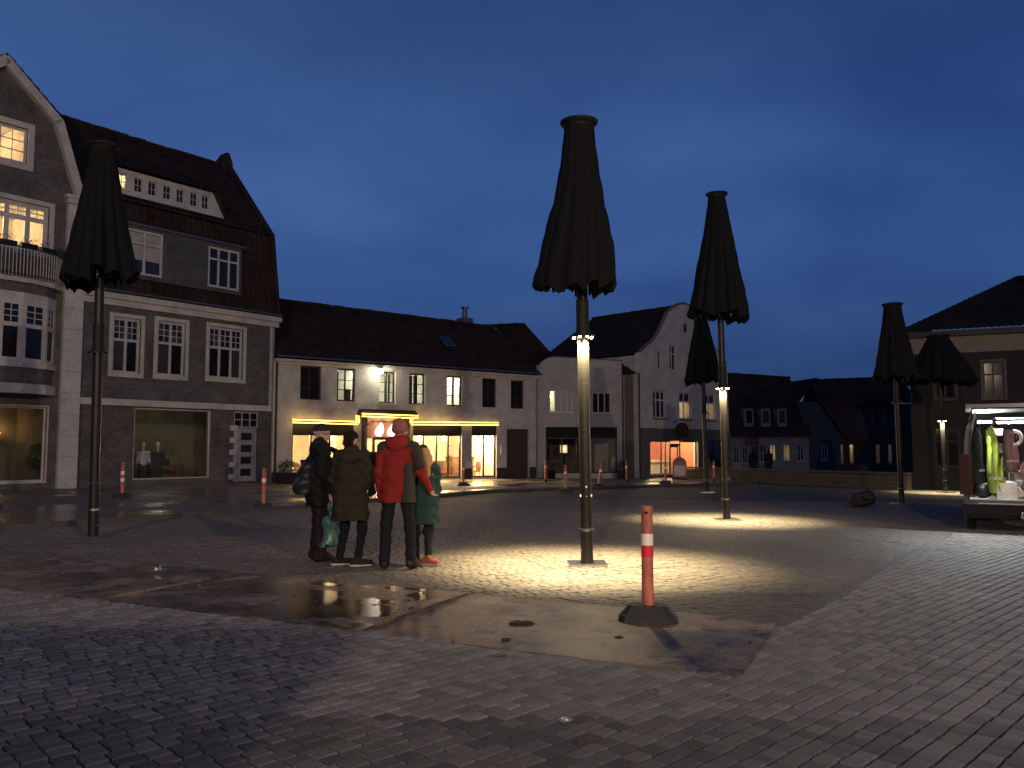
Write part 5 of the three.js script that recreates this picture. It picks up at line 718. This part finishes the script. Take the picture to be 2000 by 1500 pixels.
// ---------- people ----------
const skin = M(0.42, 0.24, 0.17, 0.6), cloth = (r, g, b, ro = 0.85) => new THREE.MeshPhysicalMaterial({ color: C(r, g, b), roughness: ro, specularIntensity: 0.25, bumpMap: tWeave, bumpScale: 0.002 });
const add3 = (a, b, s = 1) => [a[0] + b[0] * s, a[1] + b[1] * s, a[2] + b[2] * s];
function handPrims(w, d, side, curl) { // w: wrist, d: unit direction of the palm, side: unit direction of the thumb side
  const D = V(...d).normalize(), S = V(...side).normalize(), N = D.clone().cross(S).normalize(), P = (f, s, n) => add3(add3(add3(w, D.toArray(), f), S.toArray(), s), N.toArray(), n), out = [cap(P(0, 0, 0), P(0.045, 0.012, 0), 0.026, 0.024), cap(P(0.03, -0.018, 0), P(0.085, -0.026, 0), 0.02, 0.016), cap(P(0.03, 0.018, 0), P(0.085, 0.026, 0), 0.02, 0.016)];
  [[0.028, 0.07], [0.01, 0.08], [-0.009, 0.074], [-0.027, 0.058]].forEach(([s, l]) => { const a = P(0.088, s, 0), b = P(0.088 + l * 0.5 * Math.cos(curl), s * 1.08, l * 0.5 * Math.sin(curl)), c = add3(add3(b, D.toArray(), l * 0.5 * Math.cos(curl * 2)), N.toArray(), l * 0.5 * Math.sin(curl * 2)); out.push(cap(a, b, 0.0095, 0.009), cap(b, c, 0.009, 0.007)); });
  out.push(cap(P(0.025, 0.028, 0), P(0.055, 0.055, 0.012), 0.012, 0.011), cap(P(0.055, 0.055, 0.012), P(0.085, 0.058, 0.026), 0.0105, 0.0085)); return out;
}
// j: joints in metres, person faces +z; sides l (x > 0 is the person's left) and r
function person(x, z, turn, label, j, wear) {
  const o = thing('person', label, 'person', [x, gy(x, z) + 0.012 + (wear.lift || 0), z], turn);
  const H = j.head, hd = (dx, dy, dz) => { const c = Math.cos(j.look || 0), s = Math.sin(j.look || 0); return [H[0] + dx * c + dz * s, H[1] + dy, H[2] - dx * s + dz * c]; };
  const limbs = []; for (const s of ['l', 'r']) limbs.push(cap(j.sh[s], j.el[s], 0.044, 0.036), cap(j.el[s], j.wr[s], 0.036, 0.026), cap(j.hip[s], j.kn[s], 0.062, 0.04), cap(j.kn[s], j.an[s], 0.04, 0.03), cap(add3(j.an[s], [0, -0.03, 0]), add3(add3(j.an[s], [0, -0.045, 0]), j.toe[s], 0.12), 0.03, 0.024));
  const mid = (a, b, t = 0.5) => a.map((v, i) => lerp(v, b[i], t)), pel = mid(j.hip.l, j.hip.r), che = mid(j.sh.l, j.sh.r);
  const torso = [cap(add3(j.hip.l, [0, 0.03, 0]), add3(j.hip.r, [0, 0.03, 0]), 0.075, 0.075), cap(pel, add3(che, [0, -0.12, 0]), 0.095, 0.1), cap(mid(che, j.sh.l, 0.75), mid(che, j.sh.r, 0.75), 0.05, 0.05), cap(che, add3(H, [0, -0.08, -0.01]), 0.055, 0.05)];
  const head = [ell(hd(0, 0.015, -0.008), [0.074, 0.1, 0.092]), ell(hd(0, -0.055, 0.03), [0.054, 0.06, 0.058]), cap(hd(0, 0.0, 0.085), hd(0, -0.03, 0.107), 0.01, 0.014), ell(hd(0, -0.062, 0.085), [0.022, 0.008, 0.01]), ell(hd(0.074, -0.015, -0.005), [0.012, 0.03, 0.02]), ell(hd(-0.074, -0.015, -0.005), [0.012, 0.03, 0.02]), cap(hd(-0.03, 0.022, 0.078), hd(0.03, 0.022, 0.078), 0.011, 0.011), cap(add3(H, [0, -0.14, -0.012]), add3(H, [0, -0.06, -0.01]), 0.054, 0.05)];
  const geo = [nets([...torso, ...limbs], wear.cell || 0.016, 0.06), nets(head, wear.far ? 0.02 : 0.006, 0.02)];
  if (!wear.far) for (const s of ['l', 'r']) geo.push(nets(handPrims(j.wr[s], j.hd[s], j.th[s], j.curl ?? 0.5), 0.0045, 0.012));
  const body = part('body', geo.map(g => g.toNonIndexed()), skin, o);
  if (!wear.far) for (const s of [-1, 1]) part('eye', [sph(0.011, ...hd(s * 0.03, 0.006, 0.08), 8)], M(0.05, 0.04, 0.035, 0.2), body);
  const wr = (a, b) => (x2, y2, z2) => a * 0.7 * (vn(x2 * 7 + y2 * 4 + 20, y2 * 15 - x2 * 6 + 20, z2 * 7 + 20, 3) - 0.5) + a * 0.8 * (vn(Math.atan2(x2, -z2) * 4 + 20, y2 * 3 + x2 * 3 + 20, 1.5, 9) - 0.5) + b * Math.sin(y2 * 42 + 3 * Math.sin(x2 * 14) + z2 * 12) * 0.5;
  // trousers
  const tr = wear.trouser || 1, leg = []; for (const s of ['l', 'r']) leg.push(cap(j.hip[s], j.kn[s], 0.098 * tr, 0.07 * tr), cap(j.kn[s], add3(j.an[s], [0, -0.02, 0]), 0.07 * tr, (wear.cuff || 0.056) * tr)); leg.push(cap(add3(j.hip.l, [0, 0.04, 0]), add3(j.hip.r, [0, 0.04, 0]), 0.112, 0.112));
  part('trousers', nets(leg, wear.cell || 0.014, 0.05, wr(0.016, 0.008)), wear.legs, o);
  for (const s of ['l', 'r']) { const a = j.an[s], t = j.toe[s], f = [a[0], 0.045, a[2]], tip = add3(f, t, wear.foot || 0.16), hl = add3(f, t, -0.06); const sh = part('shoe', nets([cap(add3(hl, [0, 0.01, 0]), add3(tip, [0, -0.012, 0]), 0.042, 0.036), cap(f, add3(a, [0, 0.02, 0]), 0.045, 0.046), cap(add3(f, t, 0.06), add3(tip, [0, -0.01, 0]), 0.045, 0.04)], wear.far ? 0.02 : 0.009, 0.03), wear.shoes, o); if (wear.sole) part('sole', nets([cap(add3(hl, [0, -0.028, 0]), add3(tip, [0, -0.03, 0]), 0.046, 0.044)].map(p => ({ ...p, f: (x2, y2, z2) => Math.max(p.f(x2, y2, z2), y2 - 0.028, -y2) })), 0.008, 0.01), wear.sole, sh); }
  // coat
  const c = wear.coat, R = c.r || 1, hem = c.hem, flare = c.flare || 1.12, up = [fru([pel[0] + (c.hemShift?.[0] || 0), hem, pel[2] + (c.hemShift?.[1] || 0)], [che[0], che[1] - 0.1, che[2]], 0.205 * R * flare, 0.15 * R * flare, 0.2 * R, 0.14 * R), cap(mid(che, j.sh.l, 0.8), mid(che, j.sh.r, 0.8), 0.092 * R, 0.092 * R), cap(add3(che, [0, -0.18, 0]), add3(che, [0, 0.02, 0]), 0.14 * R, 0.11 * R), cap(add3(che, [0, 0.05, -0.005]), add3(H, [0, -0.115, -0.012]), 0.088 * R, 0.078)];
  const arms = s => [cap(j.sh[s], j.el[s], 0.078 * R, 0.064 * R), cap(j.el[s], add3(j.wr[s], j.hd[s], 0.01), 0.064 * R, 0.048 * R)];
  const upC = c.split ? up : [...up, ...arms('l'), ...arms('r')];
  const coat = part('coat', nets(upC, wear.cell || 0.013, 0.05, wr(c.wrinkle || 0.036, c.puff || 0.006)), c.m, o);
  if (c.split) for (const s of ['l', 'r']) part('sleeve', nets(arms(s), 0.012, 0.05, wr(0.024, 0.01)), c.sleeve || c.m, coat);
  return { o, hd, coat, che, pel };
}
const J = (h, q = {}) => { const s = h / 1.8, m = a => a.map(v => v * s), lr = (a, b) => ({ l: m(a), r: m(b || [-a[0], a[1], a[2]]) }); return { head: m(q.head || [0, 1.685, 0.02]), sh: lr([0.185, 1.46, -0.01]), el: lr([0.25, 1.17, -0.03]), wr: lr([0.26, 0.92, 0.05]), hip: lr([0.095, 0.94, 0]), kn: lr([0.105, 0.51, 0.02]), an: lr([0.11, 0.085, -0.02]), hd: { l: [0, -1, 0.15], r: [0, -1, 0.15] }, th: { l: [0, 0.1, 1], r: [0, 0.1, 1] }, toe: { l: [0.15, 0, 1], r: [-0.15, 0, 1] }, ...Object.fromEntries(Object.entries(q).filter(([k]) => !['head'].includes(k)).map(([k, v]) => [k, v.l && !['hd', 'th', 'toe'].includes(k) ? { l: m(v.l), r: m(v.r) } : v])) }; };
{ // tall one in black, seen half from behind, turned to the right
  const j = J(1.8, { el: { l: [0.25, 1.17, 0.03], r: [-0.25, 1.17, 0.0] }, wr: { l: [0.12, 1.22, 0.27], r: [-0.27, 0.93, 0.1] }, hd: { l: [-0.5, 0.6, 0.5], r: [0, -1, 0.1] }, th: { l: [0, 0.7, -0.7], r: [0, 0, 1] }, look: -0.25 });
  const p = person(-2.6, -11.15, 2.0, 'tall person in black coat and dark hat with white band, face turned right', j, { legs: cloth(0.02, 0.012, 0.013), shoes: cloth(0.02, 0.018, 0.018, 0.5), trouser: 1.18, cuff: 0.08, coat: { m: cloth(0.01, 0.01, 0.012), hem: 0.72, r: 1.08, flare: 1.1, puff: 0.014 } });
  part('hat', [nets([ell(p.hd(0, 0.06, -0.012), [0.094, 0.085, 0.108])], 0.008, 0.02)], cloth(0.025, 0.022, 0.022), p.o); part('hat_band', [nets([ell(p.hd(0, 0.02, -0.006), [0.0965, 0.045, 0.111])], 0.008, 0.02, (x, y, z) => 0.004 * Math.sin(Math.atan2(x - p.hd(0, 0, 0)[0], z - p.hd(0, 0, 0)[2]) * 30))], cloth(0.3, 0.27, 0.25), p.o);
  part('scarf', [nets([cap([0.05, 1.52, 0.06], [-0.05, 1.52, 0.06], 0.06, 0.06), cap([0.08, 1.53, -0.05], [-0.08, 1.53, -0.05], 0.065, 0.065), cap([0.04, 1.5, 0.1], [0.05, 1.42, 0.13], 0.045, 0.03)], 0.012, 0.05)], cloth(0.02, 0.02, 0.018), p.o);
  const bk = thing('backpack', 'black backpack on the back of the tall person in black', 'backpack', p.o.localToWorld2(0, 1.02, -0.15), 2.0); part('bag', nets([fru([0, -0.14, -0.06], [0, 0.3, -0.02], 0.17, 0.12, 0.13, 0.09), ell([0, -0.02, -0.12], [0.13, 0.12, 0.08])], 0.014, 0.06, (x, y, z) => 0.014 * Math.sin(y * 30 + x * 14)), M(0.012, 0.012, 0.013, 0.55), bk); for (const s of [-1, 1]) part('strap', tube([[s * 0.1, 0.36, 0.02], [s * 0.13, 0.48, 0.16], [s * 0.14, 0.42, 0.36], [s * 0.15, 0.1, 0.36], [s * 0.14, -0.08, 0.06]], 0.02), mat.canvas, bk);
  const hp = p.o.localToWorld2(...add3(j.wr.r, [0.0, -0.09, 0.02])), bg = thing('carrier_bag', 'turquoise carrier bag hanging from the hand of the tall person', 'bag', hp, 1.1);
  part('bag', nets([fru([0, -0.62, 0], [0, -0.12, 0], 0.17, 0.09, 0.1, 0.05)], 0.012, 0.03, (x, y, z) => 0.02 * Math.sin(x * 40 + y * 9) + 0.014 * Math.sin(y * 24)), new THREE.MeshPhysicalMaterial({ color: C(0.05, 0.125, 0.115), roughness: 0.35, clearcoat: 0.5 }), bg); for (const s of [-1, 1]) part('handle', tube([[-0.06, -0.16, s * 0.03], [-0.02, -0.02, s * 0.01], [0.02, -0.02, s * 0.01], [0.06, -0.16, s * 0.03]], 0.007), M(0.12, 0.3, 0.28, 0.4), bg);
}
{ // parka
  const j = J(1.7, { el: { l: [0.27, 1.15, 0.02], r: [-0.27, 1.15, 0.02] }, wr: { l: [0.2, 0.98, 0.24], r: [-0.2, 0.98, 0.24] }, hd: { l: [-0.6, -0.3, 0.5], r: [0.6, -0.3, 0.5] }, th: { l: [0, 1, 0], r: [0, 1, 0] }, kn: { l: [0.09, 0.51, 0.02], r: [-0.15, 0.51, 0.06] }, an: { l: [0.16, 0.085, 0.0], r: [-0.13, 0.085, -0.04] }, toe: { l: [-0.75, 0, 0.65], r: [-0.8, 0, 0.6] }, look: -0.5 });
  const p = person(-2.07, -10.6, Math.PI - 0.25, 'person in knee length dark olive parka with short dark hair, back turned', j, { legs: cloth(0.008, 0.009, 0.012), shoes: cloth(0.015, 0.015, 0.016, 0.6), sole: mat.tile, trouser: 0.86, coat: { m: cloth(0.028, 0.025, 0.016), hem: 0.58, r: 1.04, flare: 1.16, puff: 0.016 } });
  part('hair', [nets([ell(p.hd(0, 0.042, -0.022), [0.088, 0.09, 0.1]), ell(p.hd(0, -0.03, -0.06), [0.07, 0.07, 0.05])], 0.007, 0.03, (x, y, z) => 0.006 * Math.sin(x * 190 + y * 60) + 0.004 * Math.sin(z * 230))], cloth(0.018, 0.012, 0.009), p.o);
  part('hood', [nets([ell([0, 1.37, -0.09], [0.15, 0.085, 0.095]), cap([-0.1, 1.41, -0.03], [0.1, 1.41, -0.03], 0.072, 0.072)], 0.013, 0.05)], cloth(0.03, 0.026, 0.018), p.o);
}
const red = cloth(0.21, 0.02, 0.018, 0.85), grey = cloth(0.035, 0.034, 0.031, 0.85);
{ // red and grey jacket
  const j = J(1.84, { el: { l: [0.235, 1.17, -0.02], r: [-0.28, 1.18, 0.02] }, wr: { l: [0.22, 0.9, 0.06], r: [-0.37, 0.97, 0.12] }, hd: { l: [0, -1, 0.15], r: [-0.4, -0.8, 0.3] }, an: { l: [0.15, 0.085, -0.06], r: [-0.17, 0.085, -0.02] }, kn: { l: [0.14, 0.51, 0.0], r: [-0.15, 0.51, 0.02] }, toe: { l: [0.1, 0, 1], r: [-0.35, 0, 0.9] }, look: -0.75, head: [-0.02, 1.685, 0.02] });
  const p = person(-1.44, -10.42, Math.PI, 'person in red and grey jacket with pink knitted hat, back turned', j, { legs: cloth(0.012, 0.013, 0.017), shoes: cloth(0.022, 0.02, 0.017, 0.6), trouser: 0.98, cuff: 0.07, coat: { m: red, hem: 0.82, r: 1.0, flare: 1.08, split: 1, sleeve: red } });
  part('side_panel', [nets([fru([-0.115, 0.815, -0.012], [-0.125, 1.32, -0.012], 0.112, 0.158, 0.085, 0.142)], 0.012, 0.03)], grey, p.o); part('yoke', [nets([cap([-0.2, 1.505, -0.02], [-0.05, 1.53, -0.03], 0.08, 0.085), cap([0.19, 1.505, -0.02], [0.0, 1.53, -0.03], 0.08, 0.085)], 0.012, 0.04)], cloth(0.035, 0.033, 0.032), p.o);
  part('sleeve_panel', [nets([cap([-0.2, 1.47, -0.025], [-0.275, 1.28, -0.01], 0.086, 0.073)], 0.012, 0.03)], grey, p.o);
  part('hood', [nets([ell([0.02, 1.55, -0.1], [0.125, 0.1, 0.075]), cap([-0.09, 1.55, -0.02], [0.09, 1.57, -0.02], 0.075, 0.075)], 0.012, 0.05)], red, p.o);
  part('hat', [nets([ell(p.hd(0, 0.055, -0.015), [0.098, 0.1, 0.112]), ell(p.hd(0, 0.0, -0.03), [0.094, 0.05, 0.1])], 0.007, 0.03, (x, y, z) => 0.003 * Math.sin(y * 200) + 0.012 * (vn(x * 12, y * 12, z * 12, 4) - 0.5))], cloth(0.24, 0.1, 0.092), p.o);
}
{ // fair hair and teal coat
  const j = J(1.5, { el: { l: [0.22, 1.15, 0.02], r: [-0.22, 1.15, 0.02] }, wr: { l: [0.15, 0.98, 0.22], r: [-0.15, 0.98, 0.22] }, hd: { l: [-0.6, -0.3, 0.5], r: [0.6, -0.3, 0.5] }, th: { l: [0, 1, 0], r: [0, 1, 0] }, an: { l: [0.09, 0.085, 0.02], r: [-0.1, 0.085, -0.08] }, toe: { l: [-0.5, 0, 0.8], r: [-0.95, 0, -0.2] }, look: 0.3 });
  const p = person(-1.17, -10.75, Math.PI + 0.2, 'short person with long fair hair and teal coat beside the red jacket', j, { legs: cloth(0.015, 0.015, 0.017), shoes: cloth(0.2, 0.065, 0.045, 0.6), sole: M(0.3, 0.18, 0.13, 0.6), trouser: 0.85, foot: 0.1, coat: { m: cloth(0.014, 0.038, 0.04, 0.7), hem: 0.52, r: 1.03, flare: 1.1, puff: 0.01, wrinkle: 0.024 } });
  part('hair', [nets([ell(p.hd(0, 0.035, -0.02), [0.09, 0.1, 0.105]), cap([0, 1.4, -0.06], [0.02, 1.12, -0.13], 0.07, 0.03), cap([-0.05, 1.38, -0.05], [-0.06, 1.05, -0.15], 0.06, 0.018), cap([0.05, 1.38, -0.05], [0.07, 1.08, -0.13], 0.055, 0.016), cap([-0.08, 1.37, -0.02], [-0.13, 1.1, -0.1], 0.045, 0.014), cap([-0.02, 1.2, -0.13], [-0.03, 1.0, -0.15], 0.04, 0.01)], 0.008, 0.04, (x, y, z) => 0.003 * Math.sin(x * 190 + 4 * Math.sin(y * 14)) + 0.003 * Math.sin(z * 160))], cloth(0.3, 0.19, 0.09, 0.6), p.o);
  part('hair_band', [nets([ell(p.hd(0, 0.1, -0.01), [0.07, 0.045, 0.09])], 0.01, 0.02)], cloth(0.03, 0.02, 0.015), p.o);
}
for (const [x, z, t, l, c] of [[18.6, -63.5, 2.8, 'distant walker in dark coat before the low white house, left of two', [0.02, 0.018, 0.02]], [19.75, -63.2, 2.5, 'distant walker in dark coat before the low white house, right of two', [0.03, 0.026, 0.026]]]) {
  const p = person(x, z, t, l, J(1.72), { far: 1, cell: 0.03, legs: cloth(0.015, 0.015, 0.018), shoes: cloth(0.02, 0.02, 0.02), coat: { m: cloth(...c), hem: 0.6, r: 1.15, flare: 1.15 } }); part('hair', [nets([ell(p.hd(0, 0.03, -0.02), [0.09, 0.1, 0.1])], 0.02, 0.02)], cloth(0.02, 0.015, 0.01), p.o);
}
renderer.render(scene, camera);
